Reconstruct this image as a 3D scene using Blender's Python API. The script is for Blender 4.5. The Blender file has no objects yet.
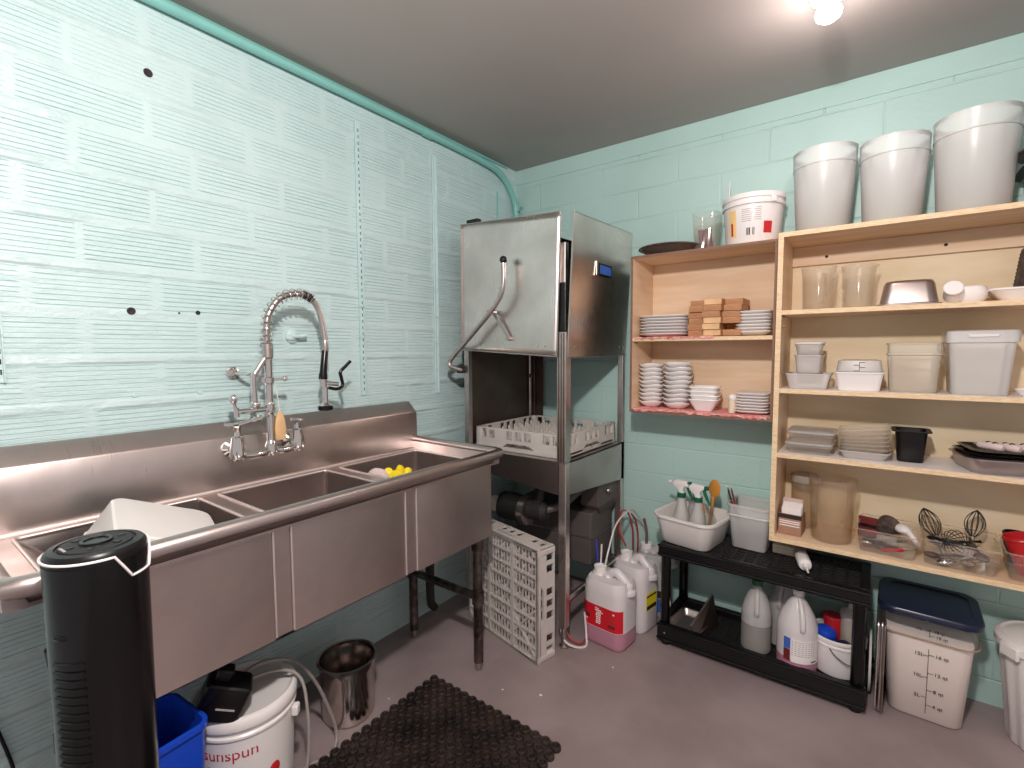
import bpy, math, random
from math import sin, cos, pi, radians as R
from mathutils import Vector, Matrix

SC = bpy.context.scene
COL = SC.collection
random.seed(7)

# ------------------------------------------------------------------ camera
F_PX, YAW, PITCH, ROLL = 488.02, -0.63883, 0.069258, -0.00496
CAM = Vector((1.7436, -2.3996, 1.30))
fwd = Vector((sin(YAW)*cos(PITCH), cos(YAW)*cos(PITCH), -sin(PITCH)))
r0 = Vector((cos(YAW), -sin(YAW), 0)); u0 = r0.cross(fwd)
rgt = r0*cos(ROLL) + u0*sin(ROLL); up = u0*cos(ROLL) - r0*sin(ROLL)
cd = bpy.data.cameras.new('camera'); cam = bpy.data.objects.new('camera', cd); COL.objects.link(cam)
m = Matrix.Identity(4)
for i in range(3):
    m[i][0], m[i][1], m[i][2], m[i][3] = rgt[i], up[i], -fwd[i], CAM[i]
cam.matrix_world = m
cd.sensor_width = 36.0; cd.lens = F_PX*36.0/1024.0; cd.clip_start = 0.02
SC.camera = cam

# ------------------------------------------------------------------ world, lights, exposure
w = bpy.data.worlds.new('room_fill'); SC.world = w; w.use_nodes = True
bg = w.node_tree.nodes['Background']; bg.inputs[0].default_value = (1.0, 0.93, 0.93, 1); bg.inputs[1].default_value = 0.47

def lamp(name, loc, watts, radius, col):
    l = bpy.data.lights.new(name, 'POINT'); l.energy = watts; l.shadow_soft_size = radius; l.color = col
    o = bpy.data.objects.new(name, l); COL.objects.link(o); o.location = loc
    return o
lamp('ceiling_lamp_light', (1.62, -2.28, 2.07), 100, 0.05, (1.0, 0.935, 0.90))
lamp('bulb_light', (1.60, -0.66, 2.19), 4.0, 0.05, (1.0, 0.86, 0.84))
SC.view_settings.view_transform = 'Standard'; SC.view_settings.look = 'None'
SC.view_settings.exposure = 0.1; SC.view_settings.gamma = 1.0; SC.view_settings.use_curve_mapping = False
SC.cycles.use_denoising = True
SC.cycles.max_bounces = 10; SC.cycles.transparent_max_bounces = 24; SC.cycles.diffuse_bounces = 5
SC.cycles.sample_clamp_indirect = 4.0
SC.cycles.caustics_reflective = False; SC.cycles.caustics_refractive = False

# ------------------------------------------------------------------ materials
def lin(c):
    return tuple(((v/255)/12.92 if v/255 <= .04045 else ((v/255+.055)/1.055)**2.4) for v in c) + (1,)

class NT:
    def __init__(s, name):
        s.m = bpy.data.materials.new(name); s.m.use_nodes = True
        s.t = s.m.node_tree; s.n = s.t.nodes
        for q in list(s.n): s.n.remove(q)
        s.out = s.n.new('ShaderNodeOutputMaterial')
    def new(s, typ, **kw):
        q = s.n.new(typ)
        for k, v in kw.items(): setattr(q, k, v)
        return q
    def link(s, a, b): s.t.links.new(a, b)
    def put(s, sock, v):
        if hasattr(v, 'links') or hasattr(v, 'is_output'): s.t.links.new(v, sock)
        else: sock.default_value = v
    def math(s, op, a, b=0.0, c=0.0, clamp=False):
        q = s.n.new('ShaderNodeMath'); q.operation = op; q.use_clamp = clamp
        for i, v in enumerate((a, b, c)): s.put(q.inputs[i], v)
        return q.outputs[0]
    def step(s, v, lo, hi):
        q = s.n.new('ShaderNodeMapRange'); q.interpolation_type = 'SMOOTHSTEP'
        s.put(q.inputs[0], v); q.inputs[1].default_value = lo; q.inputs[2].default_value = hi
        return q.outputs[0]
    def co(s): return s.n.new('ShaderNodeTexCoord').outputs['Object']
    def noise(s, scale, detail=3, stretch=None, rough=.55):
        q = s.n.new('ShaderNodeTexNoise'); q.inputs['Scale'].default_value = scale
        q.inputs['Detail'].default_value = detail; q.inputs['Roughness'].default_value = rough
        v = s.co()
        if stretch:
            mp = s.n.new('ShaderNodeMapping'); mp.inputs['Scale'].default_value = stretch
            s.link(v, mp.inputs[0]); v = mp.outputs[0]
        s.link(v, q.inputs['Vector']); return q.outputs['Fac']
    def mix(s, f, a, b):
        q = s.n.new('ShaderNodeMix'); q.data_type = 'RGBA'
        s.put(q.inputs[0], f); s.put(q.inputs[6], a); s.put(q.inputs[7], b); return q.outputs[2]
    def bump(s, h, strength=.4, dist=.004):
        q = s.n.new('ShaderNodeBump'); q.inputs['Strength'].default_value = strength
        q.inputs['Distance'].default_value = dist; s.put(q.inputs['Height'], h); return q.outputs[0]

def P(name, col, rough=.5, metal=0.0, var=0.0, vscale=6, stretch=None, col2=None, bump=0.0, bscale=60, bstretch=None, spec=.5, coat=0.0, rvar=0.0):
    s = NT(name); b = s.new('ShaderNodeBsdfPrincipled'); c = lin(col)
    b.inputs['Roughness'].default_value = rough; b.inputs['Metallic'].default_value = metal
    b.inputs['Specular IOR Level'].default_value = spec; b.inputs['Coat Weight'].default_value = coat
    if var > 0:
        n = s.noise(vscale, 4, stretch); f = s.step(n, .3, .7)
        c2 = lin(col2) if col2 else tuple(x*(1-var) for x in c[:3]) + (1,)
        s.link(s.mix(f, c, c2), b.inputs['Base Color'])
        if rvar: s.put(b.inputs['Roughness'], s.math('ADD', s.math('MULTIPLY', f, rvar), rough))
    else: b.inputs['Base Color'].default_value = c
    if bump: s.link(s.bump(s.noise(bscale, 3, bstretch), bump, .003), b.inputs['Normal'])
    s.link(b.outputs[0], s.out.inputs[0]); return s.m

def clear(name, col, haze=.12, rough=.06, tint=.92, hazecol=(244, 238, 232), gloss=.36):
    """thin transparent plastic or glass: tinted see-through, fresnel gloss and a little milky haze"""
    s = NT(name)
    tr = s.new('ShaderNodeBsdfTransparent'); c = lin(col); tr.inputs[0].default_value = tuple(x*tint for x in c[:3]) + (1,)
    df = s.new('ShaderNodeBsdfDiffuse'); df.inputs[0].default_value = lin(hazecol)
    gl = s.new('ShaderNodeBsdfGlossy'); gl.inputs['Roughness'].default_value = rough
    lw = s.new('ShaderNodeLayerWeight'); lw.inputs[0].default_value = .35
    m1 = s.new('ShaderNodeMixShader'); m1.inputs[0].default_value = haze; s.link(tr.outputs[0], m1.inputs[1]); s.link(df.outputs[0], m1.inputs[2])
    m2 = s.new('ShaderNodeMixShader'); f = s.math('ADD', s.math('MULTIPLY', s.math('POWER', lw.outputs['Facing'], 1.8), gloss), .03)
    s.link(f, m2.inputs[0]); s.link(m1.outputs[0], m2.inputs[1]); s.link(gl.outputs[0], m2.inputs[2])
    s.link(m2.outputs[0], s.out.inputs[0]); return s.m

def frost(name, col, see=.25, trl=.35, rough=.25):
    """milky translucent plastic"""
    s = NT(name); c = lin(col)
    df = s.new('ShaderNodeBsdfDiffuse'); df.inputs[0].default_value = c
    tl = s.new('ShaderNodeBsdfTranslucent'); tl.inputs[0].default_value = c
    tr = s.new('ShaderNodeBsdfTransparent'); tr.inputs[0].default_value = tuple(.5+.5*x for x in c[:3]) + (1,)
    gl = s.new('ShaderNodeBsdfGlossy'); gl.inputs['Roughness'].default_value = rough
    lw = s.new('ShaderNodeFresnel'); lw.inputs[0].default_value = 1.45
    def mx(f, a, b):
        q = s.new('ShaderNodeMixShader'); s.put(q.inputs[0], f); s.link(a, q.inputs[1]); s.link(b, q.inputs[2]); return q.outputs[0]
    x = mx(trl, df.outputs[0], tl.outputs[0]); x = mx(see, x, tr.outputs[0]); x = mx(lw.outputs[0], x, gl.outputs[0])
    s.link(x, s.out.inputs[0]); return s.m

def steel(name, col, rough=.3, stretch=(1, 60, 1), b=.10, blotch=.25):
    """brushed stainless sheet, slightly smeared and dented"""
    s = NT(name); p = s.new('ShaderNodeBsdfPrincipled'); p.inputs['Metallic'].default_value = 1.0
    c = lin(col); n = s.noise(3.2, 5); f = s.step(n, .3, .75)
    s.link(s.mix(f, c, tuple(x*(1-blotch) for x in c[:3]) + (1,)), p.inputs['Base Color'])
    br = s.noise(8, 2, stretch)
    s.put(p.inputs['Roughness'], s.math('ADD', s.math('MULTIPLY', br, .16), s.math('ADD', s.math('MULTIPLY', f, .12), rough-.08)))
    s.link(s.bump(s.noise(5, 2), b, .02), p.inputs['Normal'])
    s.link(p.outputs[0], s.out.inputs[0]); return s.m

def emit(name, col, k):
    s = NT(name); e = s.new('ShaderNodeEmission'); e.inputs[0].default_value = lin(col); e.inputs[1].default_value = k
    s.link(e.outputs[0], s.out.inputs[0]); return s.m

TEAL = (181, 222, 213)
M = dict(
 floor=P('painted_concrete', (160, 144, 143), .42, var=.3, vscale=2.2, col2=(136, 121, 121), bump=.25, bscale=25, rvar=.15),
 ceil=P('ceiling_paint', (176, 168, 163), .85, var=.06, vscale=1.5),
 tealp=P('teal_gloss_paint', (136, 200, 192), .3, var=.08, vscale=9, bump=.15, bscale=40),
 ply=P('birch_plywood', (234, 208, 179), .55, var=.25, vscale=2.0, stretch=(1.2, 1.2, 9), col2=(220, 187, 152), bump=.05, bscale=30),
 plyh=P('birch_plywood_flat', (234, 208, 179), .55, var=.25, vscale=2.0, stretch=(1.2, 9, 9), col2=(221, 188, 153), bump=.05, bscale=30),
 edge=P('ply_edge', (240, 214, 178), .6, var=.2, vscale=40, stretch=(1, 1, 6), col2=(222, 188, 146)),
 edged=P('raw_ply_edge', (142, 108, 90), .7, var=.3, vscale=30, stretch=(1, 1, 8)),
 backp=P('pale_panel', (237, 219, 188), .6, var=.16, vscale=2.4, stretch=(1.3, 1, 4), col2=(224, 202, 166)),
 white=P('white_plastic', (236, 230, 228), .32, spec=.5),
 whitep=P('white_board', (238, 230, 226), .35),
 china=P('white_china', (240, 236, 234), .18, spec=.6),
 tubw=P('white_polyethylene', (232, 226, 222), .38, var=.06, vscale=8),
 black=P('black_plastic', (15, 13, 15), .34, spec=.4),
 blackm=P('black_matte_plastic', (26, 24, 25), .55, bump=.1, bscale=90),
 gloss=P('black_gloss', (9, 8, 9), .22, spec=.38),
 rubber=P('black_rubber', (24, 20, 20), .34, var=.35, vscale=7, col2=(58, 46, 41), bump=.1, bscale=80),
 iron=P('dark_iron', (46, 42, 42), .55, var=.3, vscale=12),
 navy=P('navy_plastic', (22, 30, 58), .3),
 blue=P('blue_plastic', (24, 72, 196), .35),
 red=P('red_plastic', (196, 34, 40), .35),
 green=P('green_plastic', (10, 92, 62), .35),
 yellow=P('yellow_rubber', (244, 218, 30), .5),
 orange=P('orange_wood', (218, 148, 66), .5, var=.3, vscale=8),
 wood=P('oiled_wood', (200, 152, 106), .55, var=.3, vscale=9, stretch=(1, 6, 6), col2=(172, 118, 78)),
 woodend=P('pale_wood_end', (232, 188, 138), .6, var=.2, vscale=20),
 linen=P('red_white_paper', (236, 190, 184), .85, var=.3, vscale=34, col2=(204, 88, 84)),
 cloth=P('pale_cloth', (222, 200, 196), .9, var=.12, vscale=14, bump=.3, bscale=40),
 steel=steel('stainless_sheet', (204, 191, 187), .30),
 steelv=steel('stainless_sheet_upright', (228, 218, 212), .26, (60, 60, 1)),
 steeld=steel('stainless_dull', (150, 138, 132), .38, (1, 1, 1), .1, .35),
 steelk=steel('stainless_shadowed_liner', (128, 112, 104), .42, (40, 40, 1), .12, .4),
 chrome=P('chrome', (222, 218, 216), .09, 1.0),
 weld_shine=P('polished_weld_shine', (236, 224, 220), .5, 1.0),  # brighter metal, puts highlights of seams, cove and bowl edges into the colour
 alu=P('aluminium', (196, 186, 182), .32, 1.0, var=.15, vscale=20),
 galv=P('worn_pipe', (128, 118, 112), .42, 1.0, var=.5, vscale=24, col2=(82, 72, 68), bump=.2, bscale=60),
 grey=P('grey_rack_plastic', (204, 196, 190), .45, var=.08, vscale=14),
 greyp=P('grey_panel', (96, 88, 86), .5, var=.2, vscale=4),
 cordg=P('grey_cord', (150, 142, 138), .4),
 hosew=P('pale_hose', (216, 206, 204), .35), hoser=P('red_hose', (176, 54, 58), .35), hoseb=P('blue_hose', (58, 60, 150), .35),
 cream=P('cream_plastic', (222, 206, 184), .45),
 paper=P('paper', (240, 234, 232), .8), paperd=P('brown_card', (176, 138, 116), .8, var=.15, vscale=10),
 ink=P('dark_ink', (40, 32, 34), .7), inkr=P('red_ink', (178, 30, 48), .6), labelr=P('red_label', (206, 20, 40), .4),
 inkb=P('blue_ink', (60, 104, 190), .5), labely=P('yellow_label', (240, 220, 40), .5), labelo=P('orange_label', (246, 204, 140), .6),
 inkg=P('grey_ink', (170, 160, 160), .7),
 pinkl=P('pink_liquid', (186, 132, 150), .22),
 jug=frost('milky_jug', (251, 244, 244), .10, .2), jugc=frost('cloudy_jug', (251, 248, 246), .42, .25, .2),
 cylf=frost('milky_polypropylene', (254, 253, 251), .40, .25, .3),
 boxf=frost('milky_box', (254, 251, 249), .42, .25, .25), tanf=frost('tan_box', (249, 240, 224), .48, .25, .25),
 clr=clear('clear_plastic', (253, 252, 250), .05, tint=.985), clrh=clear('hazy_clear_plastic', (251, 248, 243), .14, tint=.98, hazecol=(250, 245, 240)),
 tanc=clear('tan_clear_plastic', (250, 246, 239), .08, .08, tint=.985, hazecol=(240, 226, 208)), glass=clear('clear_glass', (246, 250, 246), .03, .03),
 flour=P('flour', (252, 240, 234), .9, bump=.1, bscale=50), liq=clear('cloudy_liquid', (222, 216, 212), .3),
 dirt=P('dark_basket', (58, 46, 42), .7, var=.4, vscale=50, col2=(96, 80, 72)),
 polish=P('polished_steel', (206, 196, 190), .16, 1.0),
 maroon=P('maroon_card', (112, 30, 32), .6), redf=clear('red_tint', (214, 170, 176), .3, hazecol=(176, 108, 116)),
 bulb=emit('lit_bulb', (255, 246, 240), 12.0),
)

def left_wall_mat():
    s = NT('teal_tile_paint'); b = s.new('ShaderNodeBsdfPrincipled')
    n = s.noise(2.0, 4); s.link(s.mix(s.step(n, .3, .7), lin((204, 226, 226)), lin((194, 218, 218))), b.inputs['Base Color'])
    b.inputs['Roughness'].default_value = .4
    h = s.math('ADD', s.math('MULTIPLY', s.noise(22, 5, (1, .45, 1.6)), .8), s.math('MULTIPLY', s.noise(110, 2), .2))
    sp = s.new('ShaderNodeSeparateXYZ'); s.link(s.co(), sp.inputs[0])
    fr = s.math('FRACT', s.math('DIVIDE', s.math('ADD', sp.outputs[2], .0038), .1283)); ds = s.math('ABSOLUTE', s.math('SUBTRACT', fr, .5))
    band = s.math('MULTIPLY', s.step(ds, .38, .46), s.step(s.noise(9, 4, (1, .5, 1)), .35, .65))
    h = s.math('ADD', h, s.math('MULTIPLY', band, .7))
    s.link(s.bump(h, .8, .008), b.inputs['Normal']); s.link(b.outputs[0], s.out.inputs[0]); return s.m

def back_wall_mat():
    s = NT('teal_block_paint'); b = s.new('ShaderNodeBsdfPrincipled')
    sep = s.new('ShaderNodeSeparateXYZ'); s.link(s.co(), sep.inputs[0]); X, Z = sep.outputs[0], sep.outputs[2]
    wob = s.math('MULTIPLY', s.math('SUBTRACT', s.noise(7, 2), .5), .006)
    zz = s.math('DIVIDE', s.math('ADD', s.math('SUBTRACT', Z, .0945), wob), .1433)
    row = s.math('FLOOR', zz); fz = s.math('FRACT', zz)
    xx = s.math('ADD', s.math('DIVIDE', s.math('ADD', s.math('SUBTRACT', X, .168), wob), .393), s.math('MULTIPLY', s.math('MODULO', row, 2.0), .5))
    fx = s.math('FRACT', s.math('ADD', xx, 40.0))
    dz = s.math('MULTIPLY', s.math('MINIMUM', fz, s.math('SUBTRACT', 1.0, fz)), .1433)
    dx = s.math('MULTIPLY', s.math('MINIMUM', fx, s.math('SUBTRACT', 1.0, fx)), .393)
    d = s.math('MINIMUM', dz, dx)
    top = s.step(Z, 2.266, 2.270)
    groove = s.math('MULTIPLY', s.math('SUBTRACT', 1.0, s.step(d, .0012, .005)), s.math('SUBTRACT', 1.0, top))
    fade = s.math('ADD', s.math('MULTIPLY', s.step(s.noise(1.7, 2), .4, .62), .75), .25)
    h = s.math('ADD', s.math('MULTIPLY', s.math('MULTIPLY', groove, fade), -1.0), s.math('MULTIPLY', s.noise(60, 4), .28))
    s.link(s.bump(h, .55, .006), b.inputs['Normal'])
    s.link(s.mix(s.step(s.noise(1.6, 4), .3, .7), lin((184, 215, 210)), lin((175, 207, 201))), b.inputs['Base Color'])
    b.inputs['Roughness'].default_value = .42; s.link(b.outputs[0], s.out.inputs[0]); return s.m
M['lwall'] = left_wall_mat(); M['bwall'] = back_wall_mat()

# ------------------------------------------------------------------ mesh helpers
class MB:
    def __init__(s): s.v = []; s.f = []; s.mi = []; s.cur = 0
    def add(s, vs, fs):
        o = len(s.v); s.v += [tuple(v) for v in vs]; s.f += [tuple(i+o for i in f) for f in fs]; s.mi += [s.cur]*len(fs); return s
    def box(s, x0, x1, y0, y1, z0, z1):
        return s.add([(x0,y0,z0),(x1,y0,z0),(x1,y1,z0),(x0,y1,z0),(x0,y0,z1),(x1,y0,z1),(x1,y1,z1),(x0,y1,z1)],
                     [(3,2,1,0),(4,5,6,7),(0,1,5,4),(1,2,6,5),(2,3,7,6),(3,0,4,7)])
    def loft(s, secs, cap0=True, cap1=True, closed=False):
        n = len(secs[0]); vs = [p for q in secs for p in q]; fs = []
        k = len(secs)
        for i in range(k if closed else k-1):
            a, b = i*n, ((i+1) % k)*n
            for j in range(n):
                j2 = (j+1) % n; fs.append((a+j, a+j2, b+j2, b+j))
        if cap0 and not closed: fs.append(tuple(reversed(range(n))))
        if cap1 and not closed: fs.append(tuple((k-1)*n + j for j in range(n)))
        return s.add(vs, fs)
    def lathe(s, prof, n=32, c=(0, 0, 0), cap0=True, cap1=True, sq=0.0, ax='z'):
        secs = []
        for r, z in prof:
            ring = []
            for j in range(n):
                a = 2*pi*j/n; k = r*(1 + sq*(abs(sin(2*a))**1.5))
                p = (k*cos(a), k*sin(a), z)
                if ax == 'x': p = (p[2], p[0], p[1])
                elif ax == 'y': p = (p[1], p[2], p[0])
                ring.append((c[0]+p[0], c[1]+p[1], c[2]+p[2]))
            secs.append(ring)
        return s.loft(secs, cap0, cap1)
    def tube(s, pts, r, n=10, closed=False, cap=True):
        pts = [Vector(p) for p in pts]; k = len(pts); rr = r if isinstance(r, (list, tuple)) else [r]*k
        tang = []
        for i in range(k):
            if closed: t = pts[(i+1) % k] - pts[i-1]
            else: t = pts[min(i+1, k-1)] - pts[max(i-1, 0)]
            tang.append(t.normalized())
        ref = Vector((0, 0, 1)) if abs(tang[0].z) < .9 else Vector((1, 0, 0))
        nrm = (ref - tang[0]*ref.dot(tang[0])).normalized(); secs = []
        for i in range(k):
            nrm = nrm - tang[i]*nrm.dot(tang[i])
            nrm = nrm.normalized() if nrm.length > 1e-6 else tang[i].orthogonal().normalized()
            bn = tang[i].cross(nrm)
            secs.append([tuple(pts[i] + (nrm*cos(2*pi*j/n) + bn*sin(2*pi*j/n))*rr[i]) for j in range(n)])
        return s.loft(secs, cap, cap, closed)
    def bar(s, a, b, w, h, upv=(0, 0, 1)):
        a, b = Vector(a), Vector(b); t = (b-a).normalized(); u = Vector(upv); u = (u - t*u.dot(t)).normalized(); q = t.cross(u)
        ring = lambda p: [tuple(p + q*x*w/2 + u*y*h/2) for x, y in ((-1,-1),(1,-1),(1,1),(-1,1))]
        return s.loft([ring(a), ring(b)])
    def sphere(s, c, r, n=16, m=10, sc=(1, 1, 1)):
        secs = [[(c[0]+r*sc[0]*sin(pi*i/m)*cos(2*pi*j/n), c[1]+r*sc[1]*sin(pi*i/m)*sin(2*pi*j/n), c[2]-r*sc[2]*cos(pi*i/m)) for j in range(n)] for i in range(m+1)]
        secs[0] = [(c[0]+1e-4*cos(2*pi*j/n), c[1]+1e-4*sin(2*pi*j/n), c[2]-r*sc[2]) for j in range(n)]
        secs[m] = [(c[0]+1e-4*cos(2*pi*j/n), c[1]+1e-4*sin(2*pi*j/n), c[2]+r*sc[2]) for j in range(n)]
        return s.loft(secs)
    def move(s, mat):
        s.v = [tuple(mat @ Vector(p)) for p in s.v]; return s
    def build(s, name, mat, parent=None, smooth=True, bevel=0.0, sharp=35, seg=2):
        me = bpy.data.meshes.new(name); me.from_pydata(s.v, [], s.f)
        mats = mat if isinstance(mat, (list, tuple)) else [mat]
        for q in mats: me.materials.append(q)
        if len(mats) > 1: me.polygons.foreach_set('material_index', s.mi)
        if smooth:
            me.polygons.foreach_set('use_smooth', [True]*len(me.polygons))
            try: me.set_sharp_from_angle(angle=R(sharp))
            except Exception: pass
        me.update()
        o = bpy.data.objects.new(name, me); COL.objects.link(o)
        if parent: o.parent = parent
        if bevel:
            b = o.modifiers.new('edge', 'BEVEL'); b.width = bevel; b.segments = seg; b.limit_method = 'ANGLE'; b.angle_limit = R(40); b.harden_normals = False
        return o

def rr(w_, d_, r, z, n=4, c=(0, 0), x=0.0):
    """rounded rectangle ring at height z"""
    r = min(r, w_/2-1e-4, d_/2-1e-4); out = []
    for cx, cy, a0 in ((w_/2-r, d_/2-r, 0), (-w_/2+r, d_/2-r, 90), (-w_/2+r, -d_/2+r, 180), (w_/2-r, -d_/2+r, 270)):
        for i in range(n+1):
            a = R(a0 + 90*i/n); out.append((c[0]+cx+r*cos(a), c[1]+cy+r*sin(a), z))
    return out

def tub(mb, w0, d0, w1, d1, h, r=.02, t=.003, lip=.006, liph=.008, z0=0.0, n=4, thin=False):
    """open tapered container with wall thickness and rolled lip"""
    q = t*2
    S = [rr(w0*.96, d0*.96, r*.9, z0, n), rr(w0, d0, r, z0+.004, n), rr(w1, d1, r*1.15, z0+h-liph, n)]
    if lip: S += [rr(w1+2*lip, d1+2*lip, r*1.2+lip, z0+h-liph, n), rr(w1+2*lip, d1+2*lip, r*1.2+lip, z0+h-.001, n), rr(w1+lip, d1+lip, r*1.2, z0+h, n)]
    else: S += [rr(w1, d1, r*1.15, z0+h, n)]
    if thin: return mb.loft(S + [rr(w1-q, d1-q, r*1.1, z0+h-.001, n), rr(w1-q, d1-q, r*1.1, z0+h-liph, n)], True, False)
    S += [rr(w1-q, d1-q, r*1.1, z0+h-.001, n), rr(w0-q, d0-q, r*.9, z0+t+.003, n), rr(w0*.9, d0*.9, r*.7, z0+t, n)]
    return mb.loft(S)

def rbox(mb, w_, d_, h, r=.01, e=.003, z0=0.0, n=4, c=(0, 0), tw=1.0):
    return mb.loft([rr(w_-2*e, d_-2*e, r, z0, n, c), rr(w_, d_, r, z0+e, n, c), rr(w_*tw, d_*tw, r, z0+h-e, n, c), rr(w_*tw-2*e, d_*tw-2*e, r, z0+h, n, c)])

def cyl(r, h, e=.004, z0=0.0): return [(r-e, z0), (r, z0+e), (r, z0+h-e), (r-e, z0+h)]

def arc(c, r, a0, a1, n, plane='xz', k=1.0):
    out = []
    for i in range(n+1):
        a = R(a0 + (a1-a0)*i/n); u, v = r*cos(a), r*k*sin(a)
        out.append((c[0]+u, c[1], c[2]+v) if plane == 'xz' else (c[0], c[1]+u, c[2]+v) if plane == 'yz' else (c[0]+u, c[1]+v, c[2]))
    return out

def smooth_path(pts, n=8):
    """Catmull-Rom through the points"""
    P_ = [Vector(p) for p in pts]; P_ = [P_[0]*2-P_[1]] + P_ + [P_[-1]*2-P_[-2]]; out = []
    for i in range(1, len(P_)-2):
        a, b, c, d = P_[i-1:i+3]
        for j in range(n):
            t = j/n; out.append(tuple(.5*((2*b) + (c-a)*t + (2*a-5*b+4*c-d)*t*t + (3*b-a-3*c+d)*t**3)))
    out.append(tuple(P_[-2])); return out

def tag(o, label, cat, group=None, kind=None):
    if label: o['label'] = label
    if cat: o['category'] = cat
    if group: o['group'] = group
    if kind: o['kind'] = kind
    return o

def T(name, label, cat, loc=(0, 0, 0), rz=0.0, group=None, rx=0.0, ry=0.0):
    o = bpy.data.objects.new(name, None); o.empty_display_size = .05; COL.objects.link(o)
    o.location = loc; o.rotation_euler = (R(rx), R(ry), R(rz)); return tag(o, label, cat, group)

def struct(o): o['kind'] = 'structure'; return o

def dup(o, loc=None, rz=None, label=None, parent=None):
    kids = [c for c in COL.objects if c.parent == o]
    c = o.copy(); COL.objects.link(c)
    if parent: c.parent = parent
    if loc is not None: c.location = loc
    if rz is not None: c.rotation_euler = (0, 0, R(rz))
    if label: c['label'] = label
    for k in kids: dup(k, parent=c)
    return c

ORD = ['topmost', 'second from the top', 'third from the top', 'fourth from the top', 'fifth from the top', 'sixth from the top', 'seventh from the top',
       'eighth from the top', 'ninth from the top', 'tenth from the top', 'eleventh from the top', 'twelfth from the top']
def ordn(i, n): return 'bottom one' if i == n-1 else ORD[i]

def text(s, size, name, mat, parent, loc, rot=(90, 0, 0), bend=None, align='LEFT', ext=.0004, squash=1.0):
    cu = bpy.data.curves.new(name, 'FONT'); cu.body = s; cu.size = size; cu.extrude = ext; cu.align_x = align; cu.resolution_u = 3
    o = bpy.data.objects.new(name, cu); COL.objects.link(o); dg = bpy.context.evaluated_depsgraph_get(); dg.update()
    me = bpy.data.meshes.new_from_object(o.evaluated_get(dg)); bpy.data.objects.remove(o); bpy.data.curves.remove(cu)
    me.name = name
    for v in me.vertices:
        x, y, z = v.co; x *= squash
        v.co = (x, y, z) if bend is None else (((bend+z)*sin(x/bend)), y, (bend+z)*cos(x/bend)-bend)
    me.materials.clear(); me.materials.append(mat)
    ob = bpy.data.objects.new(name, me); COL.objects.link(ob); ob.parent = parent; ob.location = loc; ob.rotation_euler = tuple(R(a) for a in rot)
    return ob

def patch(mb, rad, a0, a1, z0, z1, off=.0006, n=10, c=(0, 0), taper=0.0, th=.0006):
    """curved label on a cylinder of radius rad, angles in degrees, 0 = +x"""
    secs = []
    for i in range(n+1):
        a = R(a0+(a1-a0)*i/n); q = []
        for z, o in ((z0, off), (z0, off+th), (z1, off+th), (z1, off)):
            rad_ = rad + taper*z + o; q.append((c[0]+rad_*cos(a), c[1]+rad_*sin(a), z))
        secs.append(q)
    return mb.loft(secs)

# ================================================================== THE ROOM
H = 2.352; YB = -3.5; XR = 3.3
struct(MB().box(-.15, XR, YB, .15, -.1, 0).build('floor', M['floor'], smooth=False))
struct(MB().box(-.15, XR, YB, .15, H, H+.1).build('ceiling', M['ceil'], smooth=False))
def ribbed_wall():
    mb = MB(); rnd = random.Random(3); PZ, PY = .1283, .2870
    rows = range(-1, 20); zc0 = 1.985 - 15*PZ
    flat = lambda y0, y1, z0, z1: mb.add([(0, y0, z0), (0, y1, z0), (0, y1, z1), (0, y0, z1)], [(3, 2, 1, 0)])
    for i in rows:
        zc = zc0 + i*PZ; off = -1.842 if i % 2 else -2.0155
        zb, zt = max(0, zc-PZ/2), min(H, zc+PZ/2)
        if zt <= zb: continue
        ys = [off + k*PY for k in range(-7, 9)]; ys = [y for y in ys if YB < y < -.01]; ys = [YB] + ys + [0.0]
        ribs = zb == zc-PZ/2 and zt == zc+PZ/2
        if not ribs: flat(YB, 0, zb, zt); continue
        z0, z1 = zc-.0525, zc+.0525
        flat(YB, 0, zb, z0); flat(YB, 0, z1, zt)
        for a, b in zip(ys[:-1], ys[1:]):
            ma, mb_ = (.0055 if a > YB else 0), (.0055 if b < 0 else 0)
            if b - a < .06: flat(a, b, z0, z1); continue
            if ma: flat(a, a+ma, z0, z1)
            if mb_: flat(b-mb_, b, z0, z1)
            a2, b2 = a+ma, b-mb_; pts = [(z0, 0)]; ng = 8; worn = rnd.random()
            for g in range(ng):
                zg = z0 + (g+.5)*(z1-z0)/ng + rnd.uniform(-.0006, .0006)
                dep = rnd.choice((.0031, .0027, .0036, .0021)) * (1 if worn > .15 else .5)
                pts += [(zg-.0017, 0), (zg, dep), (zg+.0017, 0)]
            pts.append((z1, 0)); cols = []
            e1, e2 = rnd.uniform(.006, .02), rnd.uniform(.006, .02)
            for y, k in ((a2, 0), (a2+e1, 1), (b2-e2, 1), (b2, 0)): cols.append([(-d*k, y, z) for z, d in pts])
            n = len(pts); mb.add([p for c in cols for p in c], [(c*n+j+1, (c+1)*n+j+1, (c+1)*n+j, c*n+j) for c in range(3) for j in range(n-1)])
    mb.box(-.14, -.012, YB, 0, 0, H)
    return mb.build('wall_left', M['lwall'], smooth=False)
struct(ribbed_wall())
struct(MB().box(-.15, XR, 0, .15, 0, H).build('wall_back', M['bwall'], smooth=False))
# slightly proud plaster band under the ceiling of the back wall
struct(MB().box(0, XR, -.006, 0.01, 2.268, H).build('trim_1', M['bwall'], smooth=False, bevel=.003))

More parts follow.
